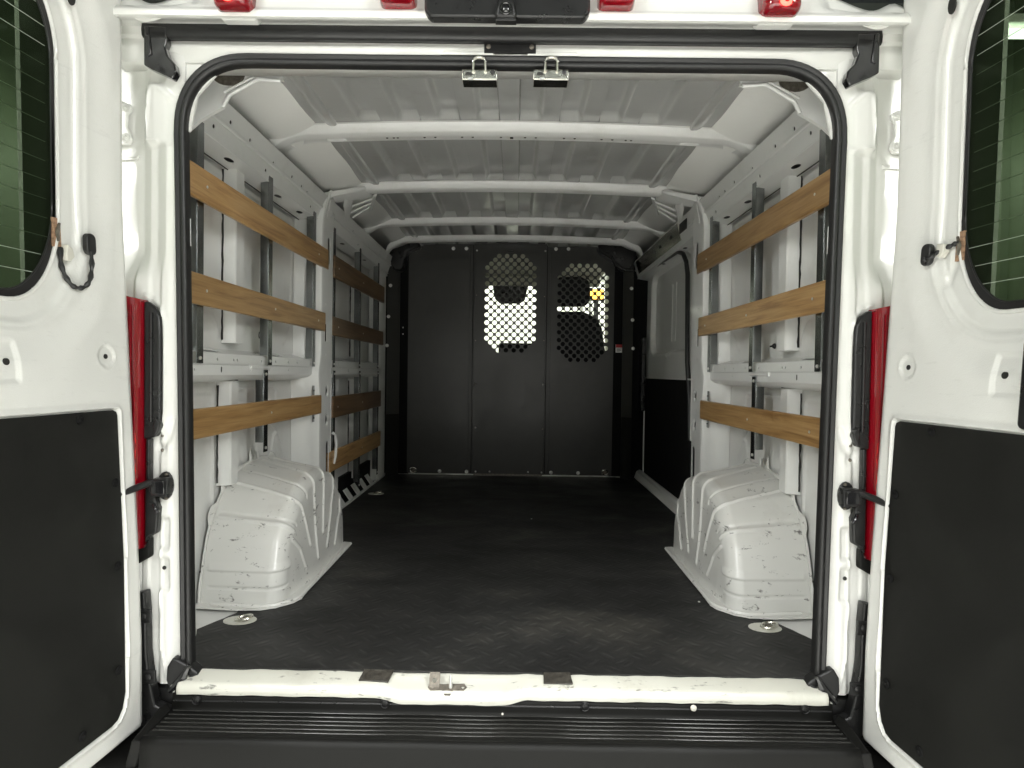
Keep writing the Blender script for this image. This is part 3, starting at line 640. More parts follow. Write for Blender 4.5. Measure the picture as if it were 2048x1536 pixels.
    obj('check_arm', side(s, tube([(-.832, -.03, .46), (-.85, -.055, .452), (-.868, -.10, .443), (-.885, -.16, .44)], .008, 10)), 'rubber', ck)
    for dz in (.028, -.029): obj('check_bolt', side(s, bolt(c+[.0, -.006, dz], (0, -1, 0), .004, .005)), 'grime', ck)
    obj('check_cover', side(s, box(c[0]-.024, c[0]+.008, c[1]-.030, c[1]-.026, c[2]-.016, c[2]+.016)), 'gloss', ck, bevel=.002)

def tail_lamp(van, s):
    P = []
    for x, y in ((-.975, .06), (-.965, -.01), (-.94, -.034), (-.90, -.040), (-.876, -.036), (-.866, -.028), (-.862, -.010), (-.862, .02)):
        P.append([(x, y, z) for z in np.linspace(.298, .888, 40)])
    P = np.array(P); zz = P[..., 2]
    P[..., 2] += .012*np.clip((-.855-P[..., 0])/.05, 0, 1)*(zz > .875)
    P[..., 0] += .006*np.sin(np.clip((zz-.30)/.30, 0, 1)*math.pi)*0
    ln = obj('tail_lamp', side(s, grid(P)), 'lens', van, ang=50); fixn(ln)
    obj('lamp_cap', side(s, prism([(-.975, .02, .893), (-.965, -.01, .893), (-.90, -.038, .893), (-.864, -.028, .885), (-.862, .02, .885)], (0, 0, .006))), 'lens', ln)
    # inner optics: vertical ribs and reflector bowls moulded in the lens
    for x in (-.871, -.880, -.893): obj('lens_rib', side(s, tube([(x, -.041, .31), (x, -.041, .878)], .0022, 6)), 'lens', ln)
    for z, rz in ((.545, .035), (.475, .033), (.415, .026), (.36, .024)):
        obj('lens_bowl', side(s, tube([(-.878+.011*math.cos(a), -.0385, z+rz*math.sin(a)) for a in np.linspace(0, 2*math.pi, 7)[:-1]], .0028, 6, True)), 'lensb', ln)
    for i in range(9): obj('lens_louvre', side(s, box(-.90, -.886, -.044, -.040, .848-i*.022, .851-i*.022)), 'lens', ln)
    q = [(-.862, .888), (-.852, .886), (-.836, .874), (-.829, .858), (-.8235, .850), (-.8215, .80), (-.8215, .60), (-.819, .592), (-.829, .570), (-.832, .566), (-.862, .558)]
    hs = obj('lamp_housing', side(s, prism([(a, -.002, b) for a, b in q], (0, -.018, 0))), 'plastic', ln, bevel=.005)
    obj('housing_rib', side(s, tube([(-.843, -.021, .60), (-.843, -.021, .86)], .004, 8)), 'plastic', ln)
    obj('housing_clip', side(s, prism([(-.829, -.016, .612), (-.816, -.016, .600), (-.822, -.016, .578), (-.831, -.016, .565), (-.834, -.016, .59)], (0, -.014, 0))), 'plastic', ln, bevel=.003)
    obj('housing_edge', side(s, box(-.857, -.848, -.018, .0, .30, .56)), 'plastic', ln, bevel=.003)
    obj('housing_foot', side(s, prism([(a, -.002, b) for a, b in ((-.857, .445), (-.832, .445), (-.831, .41), (-.824, .395), (-.828, .335), (-.848, .325), (-.857, .31))], (0, -.02, 0))), 'plastic', ln, bevel=.004)
    obj('housing_clip', side(s, tube([(-.833, -.024, .405), (-.826, -.03, .395), (-.820, -.03, .385)], .004, 8)), 'gloss', ln)
    obj('lamp_foot', side(s, prism([(a, -.006, b) for a, b in ((-.95, .22), (-.95, .298), (-.857, .298), (-.842, .325), (-.842, .278), (-.90, .245))], (0, -.020, 0))), 'bumper', ln, bevel=.004)
XS = -.955                                     # inner face of the outer skin (left)
def wall_build(van, s):
    yend = 2.95 if s < 0 else 1.40
    ys = np.arange(.10, yend, .007); zs = np.arange(-.02, 1.56, .007)
    Y, Z = np.meshgrid(ys, zs, indexing='ij')
    X = np.full_like(Y, XS)+.0
    X += .055*sm(1.40, 1.56, Z)                              # body leans in towards the roof
    X += .006*sm(.0, .12, .12-np.abs(Z-1.1)*0-.12*0)*0
    X += ridge(Y, Z, [(.20, 1.375), (.55, 1.375), (.56, 1.36), (.56, .86)], .010, .004)
    X += ridge(Y, Z, [(.70, .86), (.70, 1.375), (1.20, 1.375), (1.22, 1.3), (1.20, .92), (1.12, .84)], .012, .006)
    X += ridge(Y, Z, [(.14, .90), (.5, .90), (.53, .87), (.54, .84)], .010, .005)+ridge(Y, Z, [(.76, .90), (1.0, .90)], .008, .004)+ridge(Y, Z, [(.76, .925), (1.02, .925)], .006, .003)
    X += ridge(Y, Z, [(.1, .655), (.50, .655), (.515, .64), (.515, .1)], .012, .006)
    X += ridge(Y, Z, [(.70, .660), (1.00, .660), (1.03, .645), (1.04, .60), (1.045, .52), (1.0, .42), (.985, .3)], .011, .007)
    a = np.linspace(0, math.pi, 40); X += ridge(Y, Z, [(.68-.52*math.cos(t), .10+.50*math.sin(t)) for t in a], .014, .008)   # rim over the wheel
    X += .010*(1-sm(.05, .075, np.hypot(Y-.30, Z-.22)))-.006*(1-sm(.028, .04, np.hypot(Y-.30, Z-.22)))
    for y0 in (1.78, 2.30):
        X += ridge(Y, Z, [(y0-.18, .82), (y0-.18, 1.34), (y0+.05, 1.34), (y0+.06, .85)], .012, .006)+ridge(Y, Z, [(y0-.18, .12), (y0-.18, .62), (y0+.05, .62), (y0+.06, .15)], .012, .006)
    X += .0012*np.sin(Y*7+Z*3)+.0008*np.sin(Z*9+1)
    w = obj('side_wall', side(s, grid(np.stack([X, Y, Z], -1))), 'inner', van, ang=60); fixn(w)
    # folded channel stiffeners welded to the skin, each with its bead of dark sealer
    chans = [(.575, .645, .815, 1.405), (.545, .605, .345, .690)]
    if s < 0: chans += [(1.66, 1.76, .80, 1.35), (1.72, 1.80, .10, .68), (2.16, 2.24, .80, 1.34), (2.14, 2.22, .10, .68), (1.58, 1.61, .80, 1.3)]
    for y0, y1, z0, z1 in chans:
        x = -.912; h = .012
        c = obj('wall_channel', side(s, prism([(XS, y0-.012, z0), (x-.004, y0, z0), (x, y0+.006, z0), (x, y1-.006, z0), (x-.004, y1, z0), (XS, y1+.004, z0)], (0, 0, z1-z0))), 'inner', w, bevel=.0015, ang=30)
        pts = [(XS+.006, y0-.014+random.uniform(-.002, .002), z) for z in np.arange(z0+.01, z1-.01, .02)]
        obj('sealer_bead', side(s, tube(pts, .0035, 6, scale=[random.uniform(.7, 1.2) for _ in pts])), 'darkfill', w)
        obj('channel_slot', side(s, prism([(x+.0005-.02, y1+.0035, z0+.18), (x-.006, y1+.0035, z0+.18), (x-.006, y1+.0035, z0+.36), (x-.02-.0, y1+.0035, z0+.36)], (0, .003, 0))), 'darkfill', w)
    # rail at the beltline: box section coloured dark as inner shade, faced with pierced flanges
    def rail(y0, y1, seed):
        rd = random.Random(seed); nm = 'belt_rail'
        core = side(s, prism([(XS, y0, .785), (-.892, y0, .765), (-.884, y0, .74), (-.876, y0, .735), (-.876, y0, .715), (XS, y0, .700)], (0, y1-y0, 0)))
        b = obj(nm, core, 'darkfill', w)
        L = y1-y0; hs = [hole(x, .016, .0055, 8, .006) for x in (.12, .17, .29, .40, .425, .62, .75, .88, .98) if x < L-.03]
        hs = [[(L-p[0], p[1]) for p in h][::-1] for h in hs] if False else hs
        ex = (0, 1, 0)
        ft = plate(ccw(rrect(0, L, 0, .034, .001)), [ccw(h) for h in hs], -.003, (-.884, y0, .742), ex, (-.12, 0, .99))
        obj('upper_flange', side(s, ft), 'inner', w)
        hs = [hole(x, .016, .0035, 8, .005) for x in (.13, .31, .5, .66, .85) if x < L-.03]+([rrect(.285, .297, .008, .026, .004)] if L > .4 else [])
        obj('lower_flange', side(s, plate(ccw(rrect(0, L, 0, .031, .001)), [ccw(h) for h in hs if abs(h[0][0]-.31) > .012], -.003, (-.874, y0, .710), ex, (0, 0, 1))), 'inner', w)
        obj('rail_ledge', side(s, prism([(-.890, y0, .7415), (-.874, y0, .7415), (-.872, y0, .7445), (-.884, y0, .7455)], (0, L, 0))), 'inner', w)
        sl = [rrect(a, a+.16, .018, .045, .008) for a in ((.20, .72) if L > 1 else (.12, .6)) if a+.16 < L]
        sl += [[(p[0], p[1]) for p in rrect(a, a+.05, .030, .045, .004)] for a in (.08, .12+.5, .98) if a+.05 < L]
        obj('rail_shelf', side(s, plate(ccw(rrect(0, L, 0, .068, .001)), [ccw(h) for h in sl], -.003, (-.888, y0, .776), ex, (-.97, 0, .26))), 'inner', w)
        obj('rail_underside', side(s, prism([(-.874, y0, .710), (-.888, y0, .698), (XS, y0, .686), (XS, y0, .690), (-.888, y0, .702), (-.876, y0, .712)], (0, L, 0))), 'inner', w)
    rail(.11, 1.30, 1)
    if s < 0: rail(1.55, 2.72, 2)
    obj('rail_patch', side(s, prism([(-.874, .60, .742), (-.868, .60, .742), (-.868, .60, .732), (-.874, .60, .728)], (0, .17, 0))), 'inner', w, bevel=.002)
    if s > 0:
        for y in (.16, .34, .75, .95):
            obj('trim_clip', side(s, J(bolt((XS+.004, y, .838), (1, 0, 0), .010, .010), cyl((XS+.01, y, .838), (XS+.022, y, .836), .004, .003))), 'rubber', w)
    for y in (.16, .36, .86) if s < 0 else ():
        obj('press_mark', side(s, tube([(XS+.007, y+.006*math.sin(a)*-1, .858+.012*math.cos(a)) for a in np.linspace(.2, 2.9, 8)], .002, 6)), 'darkfill', w)
    # rail under the roof
    y0, y1 = (.08, 2.93); L = y1-y0
    hs = [hole(a, b, .0085, 8, .0065) for a, b in ((.10, .075), (.32, .08), (.46, .078), (.66, .07), (.84, .078), (.95, .074), (1.02, .07), (1.28, .078), (1.40, .07), (.24, .035), (.62, .030), (1.1, .03), (1.75, .075), (1.9, .03), (2.1, .07), (2.4, .072)) if a < L-.02]
    H = math.hypot(.034, .117)
    cr = obj('roof_rail', side(s, plate(ccw(rrect(0, L, 0, H, .001)), [ccw(h) for h in hs], -.003, (-.872, y0, 1.398), (0, 1, 0), (.034/H, 0, .117/H))), 'inner', van)
    obj('rail_shade_core', side(s, prism([(-.878, y0, 1.402), (-.845, y0, 1.513), (-.97, y0, 1.54), (-.97, y0, 1.402)], (0, L, 0))), 'darkfill', cr)  # coloured dark to pass for the shade inside the rail
    ov = [hole(a, .030, .028, 14, .011) for a in (.20, .42, .83, 1.07, 1.72, 2.2)]
    obj('rail_lip', side(s, plate(ccw(rrect(0, L, 0, .075, .001)), [ccw(h) for h in ov], .003, (-.872, y0, 1.399), (0, 1, 0), (-.985, 0, -.17))), 'inner', cr)
    obj('rail_bead', side(s, tube([(-.8695, y0, 1.4005), (-.8695, y1, 1.4005)], .003, 6)), 'inner', cr)
    obj('rail_step', side(s, prism([(-.856, y0, 1.45), (-.850, y0, 1.452), (-.848, y0, 1.462), (-.852, y0, 1.463)], (0, L, 0))), 'inner', cr, bevel=.002)
    obj('seam_line', side(s, tube([(-.937, .2, 1.386), (-.937, 1.3, 1.386)], .002, 5)), 'darkfill', w)
    centre_pillar(van, s)
    # galvanised uprights
    def post(y, z0, z1, X=-.868, w_=.036):
        X += .0
        f = box(X, X+.0025, y, y+w_, z0, z1); e = .035
        web = box(X-.028, X, y, y+.0025, z0+e, z1-e); lip = box(X-.028, X-.0255, y-.012, y, z0+e, z1-e)
        p = obj('upright', side(s, J(f, web)), 'galv', van, bevel=.0006)
        for z in (z0+.015, z1-.015): obj('upright_bolt', side(s, bolt((X+.003, y+w_*.5, z), (1, 0, 0), .006, .004, 6)), 'bolt', p)
    for y in (.235, .735, 1.225): post(y, .744, 1.440)
    post(.70, .435, .727)
    if s < 0:
        for y in (1.53, 2.03, 2.50): post(y, .744, 1.44, -.868, .032); post(y+.01, .06, .727, -.868, .032)
    # wooden slats
    def slat(y0, y1, zt, zb, mt, bolts, X=-.862, e=None):
        p = obj('slat', side(s, box(X, X+.016, y0, y1, zb, zt)), mt, van, bevel=.004)
        for y in bolts: obj('slat_screw', side(s, bolt((X+.0162, y, (zt+zb)/2-.001), (1, 0, 0), .0045, .0022)), 'bolt', p)
    yb = 1.365
    slat(.06, yb+.02, 1.282, 1.192, 'wood', (.25, 1.24))
    slat(.06, yb-.02, .990, .905, 'wood', (.25, .75, 1.24))
    slat(.06, yb-.07, .618, .535, 'wood', (.72,) if s < 0 else (.25, .72))
    for z0, z1 in ((.500, .535), (.618, .66)):
        obj('slat_bracket', side(s, J(box(-.870, -.867, 1.24, 1.26, z0, z1), bolt((-.866, 1.25, (z0+z1)/2), (1, 0, 0), .004, .003))), 'galv', van)
    if s < 0:
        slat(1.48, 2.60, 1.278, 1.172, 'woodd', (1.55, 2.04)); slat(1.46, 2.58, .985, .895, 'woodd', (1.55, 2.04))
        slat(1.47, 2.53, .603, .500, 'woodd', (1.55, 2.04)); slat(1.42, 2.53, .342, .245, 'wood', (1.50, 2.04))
        # step well trim beside the floor
        st = obj('step_trim', J(box(-.95, -.93, 1.62, 2.92, .0, .14)), 'black', van)
        obj('trim_edge', box(-.895, -.878, 1.20, 2.95, -.004, .010), 'inner', st, bevel=.003)
        obj('trim_edge', box(-.95, -.89, 1.20, 2.95, -.02, -.0), 'black', st)
        first = None
        for i in range(8):
            y = 1.62+i*.165
            g = prism([(-.884, y, .006), (-.925, y+.0, .065), (-.930, y, .062), (-.889, y, .002)], (0, .07, 0))
            if first is None: first = obj('trim_tooth', g, 'inner', st); cc = WLD[first.name]
            else: like(first, 'trim_tooth', st, cc+[0, i*.165, 0])
        obj('front_pillar', prism([(-.885, 2.62, 0), (-.872, 2.66, 0), (-.872, 2.78, 0), (-.95, 2.84, 0), (-.95, 2.6, 0)], (0, 0, 1.42)), 'inner', van, bevel=.01)
    else: slide_door(van)
    # black trunking and clips behind the seal
    for z in (.33, .27, .21): obj('wall_clip', side(s, box(-.90, -.868, .17, .20, z-.014, z+.012)), 'plastic', w, bevel=.004)
    obj('corner_gusset', side(s, gusset()), 'inner', van, ang=50)
    c = at(456, 150, Y=.148)
    obj('gusset_hole', side(s, prism([(c[0]+a, .153, c[2]+b) for a, b in hole(0, 0, .042, 20, .026)], (0, -.006, 0))), 'grime', van)
    obj('gusset_brace', side(s, J(tube([at(562, 162, Y=.15), at(516, 158, Y=.15), at(458, 190, Y=.15), at(446, 214, Y=.15)], .0055, 8), tube([at(510, 153, Y=.152), at(448, 184, Y=.152)], .004, 8))), 'inner', van, bevel=.002)

def gusset():
    px = [(366, 270), (374, 190), (395, 150), (430, 125), (560, 125), (566, 160), (515, 158), (458, 190), (446, 214), (430, 222), (400, 240)]
    return prism([at(a, b, Y=.155) for a, b in px], (0, .012, 0))

def centre_pillar(van, s):
    """post between rear and front bay: slanted rear face, pierced inner face, core coloured dark as inner shade"""
    zs = [-.01, .12, .17, .45, .62, .72, .80, 1.38, 1.47, 1.53]
    ya = [1.32, 1.30, 1.28, 1.27, 1.27, 1.255, 1.285, 1.295, 1.30, 1.33]           # where the rear face turns into the inner face
    zz = np.linspace(-.01, 1.53, 120); yy = np.interp(zz, zs, ya); ye = yy+.17+.02*np.exp(-((zz-.72)/.07)**2)
    P = []
    for dx, k in ((XS, -.055), (-.905, -.045), (-.875, -.016), (-.862, .002), (-.852, .008), (-.850, .022)):
        P.append(np.stack([np.full_like(zz, dx)-.0, yy+k, zz], -1))
    P = np.array(P); P[..., 0] += .012*sm(1.38, 1.5, P[..., 2])*(P[..., 0] > -.93)
    b = obj('centre_pillar', side(s, grid(P)), 'inner', van, ang=50); fixn(b)
    y0 = 1.29; hs = []
    out = [(float(a-y0)+.020, float(z)) for a, z in zip(yy[::4], zz[::4])]+[(float(a-y0), float(z)) for a, z in zip(ye[::-4], zz[::-4])]
    def rr(a, b_, c, d, r): return rrect(a, b_, c, d, r)
    hs = [rr(.075, .115, .605, .665, .018), rr(.075, .115, .470, .530, .018), rr(.085, .125, .22, .40, .02), rr(.06, .085, .86, .94, .006), rr(.09, .13, 1.22, 1.34, .015), rr(.07, .10, .03, .10, .008)]
    hs += [hole(.07, z, .004, 8, .006) for z in (1.03, .80, .57, .545)]
    obj('pillar_face', side(s, plate(ccw(out), [ccw(h) for h in hs], -.003, (-.850, y0, 0), (0, 1, 0), (0, 0, 1))), 'inner', b)
    for r_ in hs[:2]:
        pp = [(-.856, y0+a, z) for a, z in r_]
        obj('hole_flange', side(s, tube(pp, .004, 6, True)), 'inner', b)
    obj('pillar_shade_core', side(s, box(-.94, -.862, 1.31, 1.43, 0, 1.5)), 'trim', b)  # dark colour imitates the shade within the hollow post
    obj('pillar_front', side(s, prism([(-.850, 1.455, 0), (-.87, 1.48, 0), (XS, 1.50, 0), (XS, 1.495, 0), (-.872, 1.47, 0), (-.853, 1.45, 0)], (0, 0, 1.5))), 'inner', b)
    if s < 0: obj('seat_belt_hook', J(tube([(-.846, 1.47, .43), (-.84, 1.49, .42), (-.838, 1.50, .37), (-.842, 1.50, .31), (-.847, 1.49, .28)], .007, 8)), 'inner', b)
    obj('pillar_cap', side(s, prism([(-.85, 1.33, 1.44), (-.85, 1.43, 1.44), (-.825, 1.43, 1.55), (-.825, 1.35, 1.55)], (-.01, 0, 0))), 'inner', b, bevel=.006)
    obj('cap_patch', side(s, prism([(-.848, 1.345, 1.42), (-.848, 1.375, 1.42), (-.832, 1.375, 1.50), (-.832, 1.345, 1.50)], (.004, 0, 0))), 'inner', b, bevel=.002)

def slide_door(van):
    """right front bay: inside of the closed sliding door in its opening"""
    d = obj('sliding_door', J(box(.955, .985, 1.50, 2.86, -.02, 1.52)), 'inner', van)
    # upper pressed panel where a window would be
    ys = np.arange(1.55, 2.84, .007); zs = np.arange(.70, 1.44, .007); Y, Z = np.meshgrid(ys, zs, indexing='ij')
    fr = rrect(1.76, 2.72, .85, 1.395, .11); ins = inpoly(np.stack([Y, Z], -1), fr); dd = dpoly(Y, Z, fr, True)
    X = .925+np.where(ins, .042*sm(0, .035, dd), 0)
    for a in (2.17, 2.25): X -= ridge(Y, Z, [(a, .84), (a-.01, 1.27)], .014, .010)
    X += .0012*np.sin(Y*9+Z*5)
    g = obj('door_pressing', grid(np.stack([X, Y, Z], -1)), 'inner', d, ang=60); fixn(g)
    for a in (2.17, 2.26): obj('blank_rib', prism([(.960, a-.006, .93), (.952, a, .93), (.960, a+.006, .93)], (0, -.01, .34)), 'inner', d)
    ins_ = rrect(1.80, 2.68, .89, 1.355, .08)
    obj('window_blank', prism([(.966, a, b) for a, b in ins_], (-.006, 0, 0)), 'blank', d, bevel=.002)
    obj('opening_seal', tube([(.914, 1.66, .05), (.912, 1.70, .60), (.910, 1.75, .80), (.905, 1.755, 1.25), (.901, 1.77, 1.32), (.897, 1.82, 1.37), (.892, 1.92, 1.40), (.885, 2.80, 1.415)], .012, 8), 'rubber', d)
    out = rrect(1.60, 2.80, .06, .70, .02)
    obj('door_trim', prism([(.918, a, b) for a, b in ccw([(1.62, .02), (2.80, .02), (2.80, .705), (1.62, .705)])], (-.006, 0, 0)), 'black', d, bevel=.002)
    obj('trim_edging', J(box(.905, .912, 1.62, 2.81, .703, .712), box(.905, .912, 2.80, 2.812, .02, .712)), 'inner', d)
    obj('door_step', J(prism([(.865, 1.2, -.004), (.885, 1.2, .05), (.915, 1.2, .06), (.93, 1.2, .0)], (0, 1.72, 0))), 'inner', van, bevel=.010)
    obj('door_latch', J(box(.872, .905, 2.74, 2.80, .86, .98), box(.868, .90, 2.73, 2.79, .48, .66), box(.875, .905, 2.76, 2.80, .60, .95)), 'plastic', d, bevel=.008)
    obj('latch_recess', box(.842, .855, 1.43, 1.49, .22, .42), 'black', d, bevel=.004)
    rl = obj('door_track', prism([(.862, 1.72, 1.42), (.858, 1.72, 1.42), (.836, 1.72, 1.505), (.842, 1.72, 1.505)], (0, 1.1, 0)), 'zinc', van)
    for y in (1.85, 2.1, 2.25, 2.5): obj('track_slot', box(.844, .850, y, y+.05, 1.458, 1.474), 'darkfill', rl)
    obj('track_window', box(.838, .842, 1.55, 1.68, 1.44, 1.49), 'darkfill', rl)

def arch_build(van, s):
    # profiles in the y-z plane: against the wall, at the shoulder, and where the inner face begins
    O = [(.405, 0), (.414, .05), (.432, .13), (.458, .205), (.515, .283), (.568, .335), (.65, .372), (.75, .388), (.85, .392), (.97, .383), (1.07, .35), (1.15, .27), (1.19, .16), (1.20, 0)]
    S_ = [(.395, 0), (.402, .05), (.420, .12), (.446, .195), (.505, .266), (.560, .314), (.64, .350), (.745, .366), (.85, .362), (.95, .335), (1.03, .29), (1.10, .21), (1.13, .12), (1.14, 0)]
    Q = [(.455, 0), (.462, .05), (.478, .115), (.498, .178), (.548, .235), (.598, .275), (.67, .305), (.76, .320), (.85, .315), (.93, .29), (1.0, .245), (1.05, .18), (1.085, .10), (1.10, 0)]
    nt = 420; tau = np.linspace(0, 13, nt)
    def cur(L):
        a = np.array(L); c = np.stack([np.interp(tau, range(14), a[:, k]) for k in (0, 1)], -1)
        for _ in range(40): c[1:-1] = (c[:-2]+2*c[1:-1]+c[2:])/4
        return c
    O, S_, Q = cur(O), cur(S_), cur(Q)
    rows = []
    for k in np.linspace(0, 1, 60): p = O+(S_-O)*k; rows.append(np.column_stack([np.full(nt, -.940+.205*k), p]))
    for k in np.linspace(0, 1, 18)[1:]:
        a = k*math.pi/2; p = S_+(Q-S_)*(1-math.cos(a)); rows.append(np.column_stack([np.full(nt, -.735+.045*math.sin(a)), p]))
    for k in np.linspace(0, 1, 80)[1:]:
        yb = .80+(Q[:, 0]-.80)*.90; p = np.column_stack([Q[:, 0]+(yb-Q[:, 0])*k, Q[:, 1]*(1-k)]); x = -.690+.020*(Q[:, 1]-p[:, 1])/.32; rows.append(np.column_stack([x, p]))
    P = np.array(rows)                                     # (rows, tau, 3)
    # rear foot bends inwards so that the corner is chamfered in plan
    du = np.gradient(P, axis=0); dv = np.gradient(P, axis=1); N_ = np.cross(du, dv); N_ /= np.linalg.norm(N_, axis=-1, keepdims=True)+1e-9
    cen = np.array([-.95, .8, 0]); sg = np.sign(((P-cen)*N_).sum(-1)); N_ *= np.where(sg == 0, 1, sg)[..., None]
    nF = 60+17
    def fpt(y, z):
        d = (P[nF:, :, 1]-y)**2+(P[nF:, :, 2]-z)**2; i, j = np.unravel_index(d.argmin(), d.shape); return i+nF, j
    def tcol(row, y, z): return ((P[row, :, 1]-y)**2+(P[row, :, 2]-z)**2).argmin()
    def dist(pts):
        pts = np.array(pts); D = np.full(P.shape[:2], 1e9)
        for a, b in zip(pts[:-1], pts[1:]):
            ab = b-a; t = np.clip(((P-a)@ab)/(ab@ab+1e-12), 0, 1); D = np.minimum(D, np.linalg.norm(P-a-t[..., None]*ab, axis=-1))
        return D
    H = np.zeros(P.shape[:2])
    def path(wall, face, end, r0=2):
        """a rib from the wall (y, z) over the shoulder to the face (y, z) and down to its end"""
        jw = tcol(0, *wall); r0 *= 2; i1, j1 = fpt(*face); pts = [P[r, int(round(jw+(j1-jw)*(r/(nF))**1.15))] for r in range(r0, nF, 3)]+[P[i1, j1]]
        if end: i2, j2 = fpt(*end); pts += [P[int(i1+(i2-i1)*k), int(j1+(j2-j1)*k)] for k in (.33, .66, 1)]
        return pts
    for wall, face, end, A_, w_, r0 in (((.96, .39), (.824, .308), (.781, .136), .0065, .011, 3), ((.843, .385), (.709, .295), (.711, .063), .0065, .011, 3), ((.598, .36), (.584, .266), (.648, .125), .0065, .011, 3),
                                        ((1.06, .36), (.936, .262), (.822, .074), .006, .010, 2), ((1.16, .25), (1.03, .15), (.921, .055), .006, .010, 2), ((.68, .38), (.64, .29), None, -.004, .009, 3), ((.503, .27), (.535, .22), None, -.003, .009, 3)):
        w_ *= .72; A_ *= .85; H += A_*(1-sm(w_*.3, w_, dist(path(wall, face, end, r0))))
    H += .006*(1-sm(.003, .009, dist([P[r, tcol(r, .47+.0006*r, .272-.0009*r)] for r in range(5, 76, 5)])))
    i, j = fpt(.486, .195); k, l = fpt(.602, .062); H += .005*(1-sm(.003, .009, dist([P[i, j], P[(i+k)//2, (j+l)//2], P[k, l]])))
    rear = (P[..., 1] < .56)
    zz = P[..., 2]; r_ = np.arange(P.shape[0])[:, None]
    H += .005*sm(.098, .104, zz)*(1-sm(.104, .130, zz))*rear*(1-sm(nF, nF+10, r_))*sm(3, 6, r_)
    H -= .004*sm(.046, .050, zz)*(1-sm(.054, .060, zz))*rear*(1-sm(nF-6, nF+3, r_))*sm(3, 8, r_)
    H += .0016*np.sin(P[..., 1]*23+P[..., 0]*31)*np.sin(zz*19+1)
    P = P+N_*H[..., None]
    # corner cut in plan towards the floor
    ar = obj('wheel_arch', side(s, grid(P)), 'arch', van, ang=60); fixn(ar)
    foot = [(-.95, .372), (-.86, .362), (-.80, .356), (-.735, .362), (-.695, .382), (-.657, .425), (-.645, .46), (-.650, .6), (-.653, .8), (-.657, 1.0), (-.663, 1.112), (-.69, 1.118)]
    inn = [(-.95, .42), (-.80, .42), (-.72, .43), (-.70, .48), (-.70, 1.05), (-.70, 1.10)]
    o2 = []
    for i in range(len(foot)-1):
        (a, b), (c_, d_) = foot[i], foot[i+1]; n = max(2, int(math.hypot(c_-a, d_-b)/.012))
        for k in range(n): o2.append((a+(c_-a)*k/n+random.uniform(-.0012, .0012), b+(d_-b)*k/n+random.uniform(-.0012, .0012)))
    o2.append(foot[-1])
    obj('arch_flange', side(s, plate(ccw(o2+inn[::-1]), [], .004, (0, 0, .0035), (1, 0, 0), (0, 1, 0))), 'arch', ar, bevel=.001)
    obj('flange_seam', side(s, tube([(-.90, .392, .010), (-.74, .375, .010), (-.70, .392, .010), (-.662, .435, .010), (-.652, .47, .010), (-.652, .7, .010), (-.655, 1.08, .010)], .007, 6)), 'arch', ar)
    # scalloped joint against the wall, with tab holes
    n = 200; idx = np.linspace(0, nt-50, n).astype(int); C0 = O[idx]; tg = np.gradient(C0, axis=0); tg /= np.linalg.norm(tg, axis=1, keepdims=True); nr = np.column_stack([-tg[:, 1], tg[:, 0]])
    L_ = np.concatenate([[0], np.cumsum(np.linalg.norm(np.diff(C0, axis=0), axis=1))]); sc = np.zeros(n)
    for m_, w_, h_ in ((.06, .03, .2), (.275, .032, 1), (.41, .038, 1), (.50, .015, .2), (.60, .010, 1.7), (.635, .009, 1.1), (.665, .008, .8), (.80, .03, .6), (.95, .03, 1)): sc += h_*np.exp(-((L_-m_)/w_)**4)
    r1 = .008+.026*sc
    rows = [np.column_stack([np.full(n, x), C0+nr*d[:, None]]) for x, d in ((-.9395, np.full(n, -.010)), (-.940, np.full(n, .006)), (-.944, r1))]
    obj('scalloped_flange', side(s, grid(np.array(rows))), 'arch', ar, solid=.0015)
    for m_ in (.255, .295, .39, .43, .10, .80):
        q = C0[np.searchsorted(L_, m_)]+nr[np.searchsorted(L_, m_)]*.016
        obj('flange_hole', side(s, bolt((-.942, q[0], q[1]), (1, 0, 0), .004, .001)), 'darkfill', ar)

